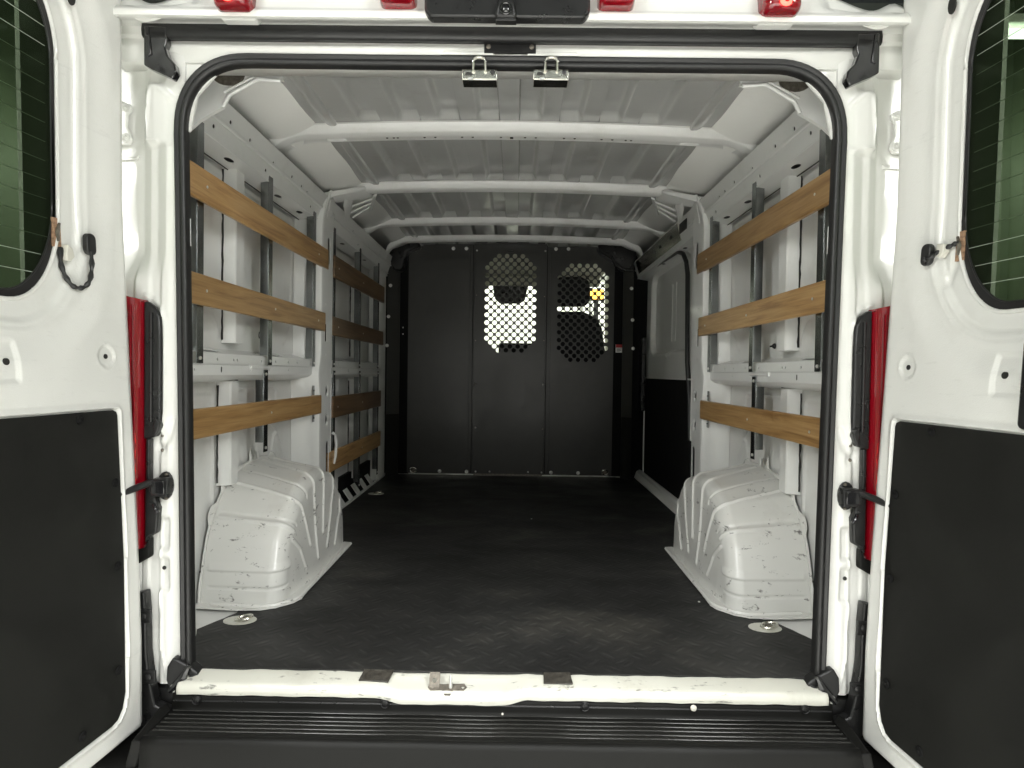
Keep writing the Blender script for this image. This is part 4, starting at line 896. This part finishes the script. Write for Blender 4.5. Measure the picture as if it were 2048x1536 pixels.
def roof_z(x):
    x = np.abs(x); return -.034*x*x-.09*np.clip((x-.82)/.11, 0, 1.3)**2
def roof_build(van):
    bays = [(.03, .775), (.885, 1.475), (1.575, 2.155), (2.255, 3.0)]
    xs = np.unique(np.round(np.concatenate([np.arange(-.948, .949, .012)]+[[c+d for d in (-.046, -.041, -.037, -.036, -.032, -.030, -.026, .026, .030, .032, .036, .037, .041, .046)] for c in np.arange(-.508, .52, .1417)]+[[s_*(.655+d) for s_ in (-1, 1) for d in (-.022, -.017, -.012, .012, .017, .022)]]), 4))
    for b0, b1 in bays:
        ys = np.unique(np.round(np.concatenate([np.linspace(b0, b1, 14), [b1-.008, b1-.0095, b1-.013, b1-.015, b1-.03, b1-.045, b0+.02, b0+.04]]), 4))
        X, Y = np.meshgrid(xs, ys, indexing='ij'); Z = 1.632+roof_z(X)
        g = np.zeros_like(X)
        for c in np.arange(-.508, .52, .1417):
            t_ = (X-c)*(1 if c >= 0 else -1); g = np.maximum(g, (1-sm(.026, .048, t_))*sm(-.037, -.032, t_))
        lim = .62
        Z -= .009*sm(.632, .640, np.abs(X))*(1-sm(.655, .682, np.abs(X)))*sm(b0, b0+.02, Y)
        endk = sm(b0+.005, b0+.04, Y)*(1-sm(b1-.045, b1-.012, Y))
        Z += .027*g*endk+.025*g*sm(b1-.013, b1-.009, Y)
        # soft tray pressed into the smooth outer strips
        
        Z += .0012*np.sin(X*13+Y*5)+.0008*np.sin(Y*17)
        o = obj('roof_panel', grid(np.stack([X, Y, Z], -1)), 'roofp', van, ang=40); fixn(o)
    hat = lambda y0, y1: [(y0-.012, .030), (y0, .029), (y0+.012, .004), (y0+.018, 0), (y0+.058, -.002), (y0+.066, .006), (y0+.072, .008), (y1-.006, .006), (y1, .012), (y1+.004, .029), (y1+.012, .030)]
    def bow(y0, y1, wide=.90, endr=.16):
        pr = hat(y0, y1); xs = np.linspace(-wide, wide, 90); P = []
        for x in xs:
            k = np.clip((abs(x)-(wide-endr))/endr, 0, 1); zc = 1.601-.034*x*x-.11*(1-math.sqrt(max(0, 1-k**2.2)))
            P.append([(x, y, zc+h*(1 if h < .02 else 1)) for y, h in pr])
        b = obj('roof_bow', grid(np.array(P)), 'inner', van, ang=40); fixn(b); return b
    b1 = bow(.765, .880); b2 = bow(1.462, 1.565, .80, .02); b3 = bow(2.150, 2.250); b4 = bow(2.62, 2.70, .85)
    for x in [-.42+i*.02 for i in ()]+[-.47, -.445, -.43, -.33, -.29, -.19, -.15, -.045, .045, .085, .19, .23, .33, .37, .42, .44]:
        z = 1.6075-.034*x*x
        obj('bow_hole', cyl((x, .847, z-.0025), (x, .847, z+.002), .0042, n=8), 'darkfill', b1)
    for x in (-.005,): obj('bow_hole', box(x-.006, x+.006, .842, .855, 1.603, 1.608), 'darkfill', b1)
    for s in (-1, 1):
        obj('bow_slot', side(s, tube([(-.66+.035*math.cos(a), .855+.008*math.sin(a), 1.592) for a in np.linspace(0, 2*math.pi, 19)[:-1]], .003, 6, True)), 'inner', b1)
        # gusset and ladder brace where the middle bow meets the posts
        obj('bow_gusset', side(s, prism([(-.70, 1.455, 1.586), (-.86, 1.335, 1.515), (-.86, 1.42, 1.500), (-.72, 1.57, 1.572), (-.69, 1.57, 1.580)], (0, 0, .014))), 'inner', b2, bevel=.006)
        obj('bow_gusset', side(s, prism([(-.705, 1.455, 1.60), (-.72, 1.448, 1.575), (-.865, 1.33, 1.500), (-.865, 1.33, 1.53)], (0, .012, 0))), 'inner', b2, bevel=.003)
        for i, (ya, yb) in enumerate(((1.60, 1.62), (1.68, 1.70), (1.76, 1.78))):
            obj('brace_rung', side(s, prism([(-.70-.025*i, ya, 1.575), (-.84, ya, 1.52), (-.84, yb, 1.52), (-.70-.025*i, yb, 1.575)], (0, 0, .010))), 'inner', b2, bevel=.003)
        obj('brace_rail', side(s, prism([(-.69, 1.57, 1.578), (-.76, 1.80, 1.562), (-.745, 1.80, 1.568), (-.67, 1.57, 1.586)], (0, 0, .012))), 'inner', b2, bevel=.003)
    return

def partition_build(van):
    Yp = 2.9
    for x0, x1 in ((-.99, -.845), (.80, .99)): obj('partition_frame', box(x0, x1, Yp+.01, Yp+.05, 0, 1.55), 'black', van)  # unseen outer ends added to block light leaking in from the cab
    for a in ((-.845, -.735, Yp+.03, Yp+.04, 0, 1.62), (.690, .80, Yp+.03, Yp+.04, 0, 1.62), (-.86, -.70, Yp+.012, Yp+.03, 1.45, 1.62), (.66, .86, Yp+.012, Yp+.03, 1.45, 1.62)): obj('partition_backing', box(*a), 'black', van)
    def holes(pxc, cols, y_top, rows, cut):
        """punched field: staggered round holes; cut(i, j) drops the corner ones"""
        out = []; p = .0274
        x0 = at(pxc, 600, Y=Yp)[0]
        for j in range(rows):
            for i in range(-cols, cols+1):
                if (i+j) % 2 == 0: continue
                if cut(abs(i), j): continue
                out.append(hole(x0+i*p, y_top-j*p, .0166, 12))
        return out
    cz = at(1021, 513, Y=Yp)[2]
    def cut1(i, j):
        e = min(j, 24-j); return i > (6, 6, 6, 6)[min(e, 3)] or (e == 0 and i > 4) or (e == 1 and i > 5)
    h1 = holes(1021, 6, cz, 25, lambda i, j: (i > 4 and min(j, 24-j) == 0) or (i > 5 and min(j, 24-j) == 1) or i > 6)
    rz = at(1165, 532, Y=Yp)[2]
    h2 = holes(1166, 6, rz, 25, lambda i, j: (i > 4 and min(j, 24-j) == 0) or (i > 5 and min(j, 24-j) == 1) or i > 6)
    xl, xa, xb, xr = -.740, -.268, .215, .705
    sm_ = .006
    def panel(name, x0, x1, z1, hs, y):
        g = plate(ccw([(x0, .012), (x1, .012), (x1, z1), (x0, z1)]), [ccw(h) for h in hs], .003, (0, y, 0), (1, 0, 0), (0, 0, 1))
        return obj(name, g, 'part', van)
    L = panel('partition_panel', xl, xa-.004, 1.625, [], Yp); C = panel('partition_panel', xa-.012, xb+.012, 1.63, h1, Yp-.010); Rr = panel('partition_panel', xb+.004, xr, 1.615, h2, Yp)
    L['label'] = 'plain panel without holes'; C['label'] = 'middle panel with a punched field of holes and a catch'; Rr['label'] = 'panel with a punched field of holes set lower'
    for x in (xa-.012, xb+.012):
        obj('panel_gap', box(x-(.0075 if x < 0 else -.0035), x-(.0035 if x < 0 else -.0075), Yp-.0125, Yp-.0108, .02, 1.62), 'black', C)
        obj('panel_flange', box(x-.003, x+.003, Yp-.022, Yp-.010, .02, 1.62), 'part', C, bevel=.001)
    obj('panel_fold', box(xa-.045, xa-.040, Yp-.006, Yp, .02, 1.6), 'part', L, bevel=.001); obj('panel_fold', box(xb+.040, xb+.046, Yp-.006, Yp, .02, 1.6), 'part', Rr, bevel=.001)
    obj('top_trim', box(xa, xb, Yp-.03, Yp, 1.63, 1.645), 'part', C, bevel=.003)
    obj('floor_edge', box(xa, xb, Yp-.016, Yp-.010, .004, .016), 'grime', C)
    for (xx0, xx1, s) in ((-.872, -.795, -1), (.762, .824, 1)):
        w = obj('partition_wing', prism([(xx0, Yp-.09, .43), (xx1, Yp-.03, .43), (xx1, Yp-.025, .43), (xx0, Yp-.085, .43)] if s < 0 else [(xx1, Yp-.09, .43), (xx0, Yp-.03, .43), (xx0, Yp-.025, .43), (xx1, Yp-.085, .43)], (0, 0, 1.08)), 'part', van)
        obj('wing_foot', prism([(xx0, Yp-.10, 0), (xx1, Yp-.04, 0), (xx1, Yp-.025, 0), (xx0, Yp-.085, 0)] if s < 0 else [(xx1, Yp-.10, 0), (xx0, Yp-.04, 0), (xx0, Yp-.025, 0), (xx1, Yp-.085, 0)], (0, 0, .43)), 'trim', w)
    def bl(px, py, r_, par=van, nm='partition_bolt', mt='bolt_glint', y=Yp-.013):
        p = at(px, py, Y=y); obj(nm, bolt(p, (0, -1, 0), r_, r_*.6, 10), mt, par)
    for px, py, q in ((907, 497, L), (933, 497, L), (1112, 498, Rr), (1137, 498, Rr), (879, 949, L), (933, 950, L), (1102, 952, Rr), (1156, 953, Rr)): bl(px, py-(7 if py > 900 else 0), .0135, q, y=Yp-.002)
    for px, py in ((781, 571), (777, 633), (774, 691), (1263, 577), (1265, 640), (1266, 697)): bl(px, py, .0125, y=Yp-.085)
    for px, py in ((954, 501), (1091, 502), (951, 943), (979, 943), (1056, 944), (1083, 945), (951, 855), (1086, 769), (951, 768), (1085, 858), (951, 681), (1088, 681), (953, 590), (1089, 593)):
        bl(px, py, .0065 if py > 740 or py < 510 else .0045, C, y=Yp-.024, mt='bolt_glint' if (px, py) not in ((951, 768), (1085, 858), (951, 681), (1088, 681), (953, 590), (1089, 593)) else 'grime')
    for px, py in ((806, 655), (806, 668)): bl(px, py, .005, y=Yp+.01)
    for px, py in ((826, 946), (1210, 951)):
        p = at(px, py-6, Y=Yp-.02)
        t = obj('lashing_eye', tube([p+np.array([.022*math.cos(a), 0, .017*math.sin(a)]) for a in np.linspace(0, 2*math.pi, 19)[:-1]], .005, 8, True), 'zinc', van)
        obj('eye_base', bolt(p+np.array([0, .012, 0]), (0, -1, 0), .014, .008), 'grime', t)
    k = at(1021, 501, Y=Yp-.02)
    obj('panel_catch', J(box(k[0]-.024, k[0]+.024, Yp-.020, Yp-.010, k[2]-.012, k[2]-.004), box(k[0]-.018, k[0]+.018, Yp-.032, Yp-.013, k[2]-.001, k[2]+.006)), 'rubber', C, bevel=.002)
    p = at(1238, 697, Y=Yp-.0)
    t = obj('warning_label', box(p[0]-.022, p[0]+.022, Yp-.0, Yp+.012, p[2]-.028, p[2]+.028), 'paper', van)
    obj('label_band', box(p[0]-.022, p[0]+.022, Yp-.0015, Yp, p[2]+.006, p[2]+.028), 'red', t)
    for i, (w_, dz) in enumerate(((.034, -.002), (.028, -.008), (.032, -.014), (.022, -.020))): obj('label_line', box(p[0]-.017, p[0]-.017+w_, Yp-.0012, Yp, p[2]+dz-.0015, p[2]+dz+.0012), 'darkfill', t)
    # dark cab trim lumps in the top corners
    obj('corner_trim', J(prism([at(a, b, Y=2.80) for a, b in ((768, 497), (772, 486), (795, 482), (836, 478), (840, 492), (812, 505), (806, 535), (800, 541), (786, 539), (778, 515), (768, 505))], (0, .10, 0))), 'plastic', van, bevel=.012)
    obj('corner_trim', J(prism([at(a, b, Y=2.80) for a, b in ((1196, 489), (1238, 487), (1258, 480), (1274, 492), (1272, 520), (1262, 540), (1246, 540), (1226, 520), (1200, 504))], (0, .10, 0))), 'plastic', van, bevel=.012)
    obj('trim_arm', tube([at(1222, 512, Y=2.79), at(1232, 532, Y=2.78), at(1250, 541, Y=2.77), at(1266, 541, Y=2.76)], .010, 8), 'gloss', van)

def cab_build(van):
    for s in (-1, 1):
        obj('cab_door', side(s, box(-1.0, -.93, 3.0, 4.2, -.2, .72)), 'fabric', van, bevel=.02)
        obj('cab_pillar', side(s, prism([(-.93, 3.0, .7), (-.93, 3.12, .7), (-.86, 3.12, 1.62), (-.86, 3.0, 1.62)], (-.05, 0, 0))), 'headl', van)
        obj('windscreen_pillar', side(s, prism([(-.93, 4.75, .80), (-.93, 4.90, .80), (-.82, 4.22, 1.62), (-.82, 4.10, 1.62)], (-.05, 0, 0))), 'headl', van)
    for s in (-1, 1): obj('cab_trim', side(s, box(-.95, -.825, 4.0, 4.1, .7, 1.6)), 'headl', van, bevel=.01)
    obj('headliner', box(-.95, .95, 3.0, 4.15, 1.59, 1.64), 'headl', van)
    obj('sun_visor', box(-.75, .75, 4.02, 4.10, 1.50, 1.585), 'headl', van, bevel=.01)
    ws = obj('windscreen', prism([(-.92, 4.95, .80), (.92, 4.95, .80), (.82, 4.22, 1.60), (-.82, 4.22, 1.60)], (0, .006, .004)), 'clear', van)
    obj('dashboard', prism([(-.95, 4.25, .2), (-.95, 4.2, .82), (-.95, 4.30, .90), (-.95, 4.95, .84), (-.95, 5.0, .2)], (1.9, 0, 0)), 'fabric', van, bevel=.03)
    obj('dash_pod', prism([(-.14, 4.2, .84), (-.14, 4.22, 1.0), (-.14, 4.4, 1.0), (-.14, 4.4, .84)], (.34, 0, 0)), 'fabric', van, bevel=.02)
    a = at(985, 571, Y=4.1); b = at(1056, 572, Y=4.1); c = at(1050, 600, Y=4.1); d = at(1040, 607, Y=4.1); e = at(1000, 607, Y=4.1); f = at(990, 598, Y=4.1)
    obj('driving_mirror', prism([a, b, c, d, e, f], (0, .04, 0)), 'plastic', van, bevel=.008)
    def seat(pts_head, pts_back, Y):
        st = obj('seat', prism([at(a, b, Y=Y) for a, b in pts_back], (0, .14, 0)), 'fabric', van, bevel=.04)
        obj('headrest', prism([at(a, b, Y=Y) for a, b in pts_head], (0, .10, 0)), 'fabric', st, bevel=.03)
        for q in (pts_head[-1][0]+18, pts_head[0][0]-16): 
            p = at(q, 612, Y=Y+.06); obj('headrest_post', cyl(p+np.array([0, 0, .05]), p-np.array([0, 0, .12]), .006), 'bolt', st)
    seat([(1180, 560), (1182, 600), (1172, 612), (1110, 612), (1106, 565), (1120, 553), (1162, 552)], [(1205, 655), (1214, 720), (1216, 900), (1090, 900), (1090, 632), (1110, 622), (1165, 622), (1192, 632)], 3.25)
    seat([(930, 560), (932, 600), (922, 612), (860, 612), (856, 565), (870, 553), (912, 552)], [(945, 655), (950, 720), (950, 900), (820, 900), (820, 640), (850, 622), (905, 622), (932, 632)], 3.25)
    st = obj('steering_wheel', tube([(-.40+.19*math.cos(a), 4.05+.06*math.sin(a), .88+.18*math.sin(a)) for a in np.linspace(0, 2*math.pi, 31)[:-1]], .014, 8, True), 'fabric', van)

# ------------------------------------------------------------------ rear doors
ZK = [-.13, .1, .3, .7, 1.1, 1.7]; XK = [.838, .840, .848, .868, .888, .892]
def dmap(u, z, w):
    """door coordinates (along the door from its hinge edge, height, out towards the load side) to the left door's place"""
    u, z, w = (np.asarray(a, float) for a in np.broadcast_arrays(u, z, w)); t = R(5)
    return np.stack([-(np.interp(z, ZK, XK)+math.sin(t)*u-w*math.cos(t)), -.05-u*math.cos(t)-w*math.sin(t), z], -1)
def dprism(poly, w0, w1):
    n = len(poly); u = np.array([p[0] for p in poly]); z = np.array([p[1] for p in poly])
    V = np.vstack([dmap(u, z, w0), dmap(u, z, w1)])
    return V, [tuple(range(n))[::-1], tuple(range(n, 2*n))]+[(i, (i+1) % n, (i+1) % n+n, i+n) for i in range(n)]
def door_build(van, s):
    UM = .74
    # window outline
    W = []
    def arc(cx, cz, rx, rz, a0, a1, n=14): return [(cx+rx*math.cos(R(a0+(a1-a0)*i/n)), cz+rz*math.sin(R(a0+(a1-a0)*i/n))) for i in range(n+1)]
    W += arc(.290, 1.06, .130, .205, 180, 270)+arc(.56, .995, .10, .14, 270, 360)+arc(.54, 1.42, .12, .10, 0, 90)+arc(.262, 1.36, .102, .16, 90, 180)
    us = np.arange(0, UM+.001, .0045); zs = np.arange(-.125, 1.64, .0045)
    U, Z = np.meshgrid(us, zs, indexing='ij')
    ins = inpoly(np.stack([U, Z], -1), W); d = dpoly(U, Z, W, True); d = np.where(ins, -d, d)
    # pull the mesh to the outline so that the cut edge is clean
    w = -.032+0*U
    w = -.026+.010*sm(.034, .046, d)+.004*sm(.052, .059, d)+.012*sm(.062, .130, d)
    w -= .003*(1-sm(0, .03, d))
    w -= .007*(1-sm(0, .02, U))**2                     # outer fold at the hinge edge
    w -= .003*(1-sm(.022, .026, np.hypot(U-.080, Z-.753)))
    w += .0015*(1-sm(.0, .004, np.abs(np.hypot(U-.080, Z-.753)-.026)))
    rc = rrect(.296, .40, .697, .778, .006); ir = inpoly(np.stack([U, Z], -1), rc)
    w -= np.where(ir, .005*sm(0, .006, dpoly(U, Z, rc, True)), 0)
    w += .010*(1-sm(.0, .045, np.hypot((U-.155)*1.0, (Z-.945)*.9)))*0
    w -= ridge(U, Z, [(.165, .98), (.145, .925), (.122, .975)], .016, .005)  # dimple under the cable
    TP = [(.048, .630), (.055, .637), (UM, .637), (UM, -.062), (.10, -.062), (.075, -.050), (.060, -.02), (.052, .3), (.046, .615)]
    TP = [(.050, .628), (.056, .6365), (.066, .639), (.70, .639), (.70, -.06), (.105, -.060), (.085, -.055), (.068, -.035), (.060, .0), (.054, .3)]
    dt = dpoly(U, Z, TP, True); it = inpoly(np.stack([U, Z], -1), TP)
    w += .0045*(1-sm(.003, .012, dt))*(~it)-np.where(it, .004, 0)
    w -= .03*(1-sm(-.125, -.10, Z))**2
    w -= .02*sm(1.59, 1.64, Z)
    w += .0005*np.sin(U*31)*np.sin(Z*23)
    if s > 0: w += ridge(U, Z, [(.34, .83), (.45, .835)], .010, .003)
    Pm = dmap(U, Z, w)
    ins_q = ins[:-1, :-1]&ins[1:, :-1]&ins[1:, 1:]&ins[:-1, 1:]
    hole_r = np.hypot((U-.147), (Z-1.50)*.5)
    dr = obj('rear_door', side(s, grid(Pm, ~ins_q)), 'speck', van, ang=60, label='%s rear door, open square to the van' % ('left' if s < 0 else 'right')); fixn(dr)
    # outer skin and edges
    obj('outer_skin', side(s, dprism([(0, -.12), (UM, -.12), (UM, .84), (.20, .84), (.20, 1.54), (UM, 1.54), (UM, 1.63), (0, 1.63)], -.085, -.075)), 'white', dr)
    obj('door_edge', side(s, J(dprism([(0.0, -.12), (.008, -.12), (.008, 1.63), (0.0, 1.63)], -.085, -.024), dprism([(0, -.125), (UM, -.125), (UM, -.118), (0, -.118)], -.085, -.028), dprism([(UM-.008, -.12), (UM, -.12), (UM, 1.63), (UM-.008, 1.63)], -.085, -.0), dprism([(0, 1.622), (UM, 1.622), (UM, 1.63), (0, 1.63)], -.085, -.02))), 'white', dr)
    # glass, black border, rubber lip
    gl = obj('door_glass', side(s, dprism([(a, b) for a, b in W], -.037, -.033)), 'glass', dr)
    n = len(W); cx, cz = .35, 1.2
    inn = [(a+(.013 if a < .33 else -.013)*min(1, abs(a-cx)/.12), b+(.018 if b < cz else -.018)*min(1, abs(b-cz)/.25)) for a, b in W]
    Vb = np.vstack([dmap([p[0] for p in W], [p[1] for p in W], -.0315), dmap([p[0] for p in inn], [p[1] for p in inn], -.0315)])
    obj('glass_border', side(s, (Vb, [(i, (i+1) % n, (i+1) % n+n, i+n) for i in range(n)])), 'rubber', dr)
    obj('glass_lip', side(s, tube(dmap([p[0] for p in W], [p[1] for p in W], -.029), .0042, 8, True)), 'speck', dr)
    obj('glass_seal', side(s, tube(dmap([p[0] for p in inn], [p[1] for p in inn], -.031), .002, 6, True)), 'rubber', dr)
    for i in range(16):
        z = .915+.0385*i; row = [p for p in np.arange(.165, .66, .02) if inpoly(np.array([[p, z]]), inn)[0]]
        if len(row) > 3: obj('heater_wire', side(s, tube(dmap(row, z, -.0322), .0007, 5)), 'wire', dr)
    # charcoal trim board with its push clips
    tb = [(.057, .622), (.060, .630), (.070, .6345), (.70, .6345), (.70, -.055), (.105, -.055), (.088, -.050), (.073, -.032), (.064, .0), (.058, .3)]
    obj('trim_board', side(s, dprism(tb, -.0035, .0015)), 'trim', dr, bevel=.0012)
    for u, z in ((.166, .620), (.074, .473), (.078, .289), (.086, .060), (.190, -.027), (.40, .610)):
        c = dmap(u, z, .002); nn = dmap(u, z, .01)-c
        obj('trim_clip', side(s, J(bolt(c, nn, .0105, .0036, 16), bolt(c+nn*.35, nn, .0045, .003, 8))), 'black', dr)
    def dot(u, z, r_, rz=None, nm='drain_hole', wv=-.0005, mt='darkfill'):  # solid dark discs imitate the shade inside open holes
        obj(nm, side(s, dprism(hole(u, z, r_, 14, rz), wv-.002, wv+.0012)), mt, dr)
    dot(.080, .753, .0055, None, 'screw_hole', -.0028); dot(.322, .737, .0065, None, 'screw_hole', -.0048)
    dot(.150, 1.495, .010, .018, 'drain_hole', -.003)
    # grommet, cable and corroded tab of the heated glass
    gu, gz = .112, .993
    obj('cable_grommet', side(s, dprism(rrect(gu-.013, gu+.013, gz-.024, gz+.022, .012), -.008, .004)), 'rubber', dr, bevel=.002)
    tz = 1.005 if s < 0 else 1.0
    obj('heater_tab', side(s, dprism(rrect(.158, .178, tz-.030, tz+.030, .001), -.031, -.027)), 'rust', dr)
    obj('tab_clip', side(s, tube(dmap([.164, .170, .168], [tz+.02, tz, tz-.018], -.024), .0045, 6, scale=[.6, 1, .6])), 'grime', dr)
    if s < 0:
        obj('cable_plug', dprism([(.163, .962), (.158, .983), (.146, .977), (.141, .960), (.150, .950), (.161, .948)], -.028, -.012), 'cream', dr, bevel=.002)
        path = [(.164, .975, -.024), (.168, .94, -.022), (.165, .915, -.016), (.155, .897, -.010), (.144, .893, -.003), (.132, .900, .003), (.123, .916, .006), (.117, .945, .006), (.114, .975, .003)]
    else:
        obj('cable_plug', side(s, dprism([(.150, 1.008), (.130, 1.012), (.130, .987), (.140, .980), (.150, .990)], -.020, -.006)), 'cream', dr, bevel=.002)
        path = [(.112, .985, .004), (.118, .978, .006), (.125, .983, .003), (.132, .992, -.006), (.144, .998, -.012), (.158, 1.004, -.018), (.170, 1.008, -.024)]
    path = np.array(path)
    tt = np.linspace(0, len(path)-1, 40); pp = np.stack([np.interp(tt, range(len(path)), path[:, k]) for k in range(3)], -1)
    for _ in range(3): pp[1:-1] = (pp[:-2]+pp[1:-1]*2+pp[2:])/4
    obj('heater_cable', side(s, tube(dmap(pp[:, 0], pp[:, 1], pp[:, 2]), .0046, 8, scale=[1+.25*math.sin(i*1.3) for i in range(40)])), 'rubber', dr)
    if s > 0:
        obj('door_lock', side(s, dprism(rrect(.372, .44, .645, .80, .01), -.003, .014)), 'plastic', dr, bevel=.004)

setting()
van_build()
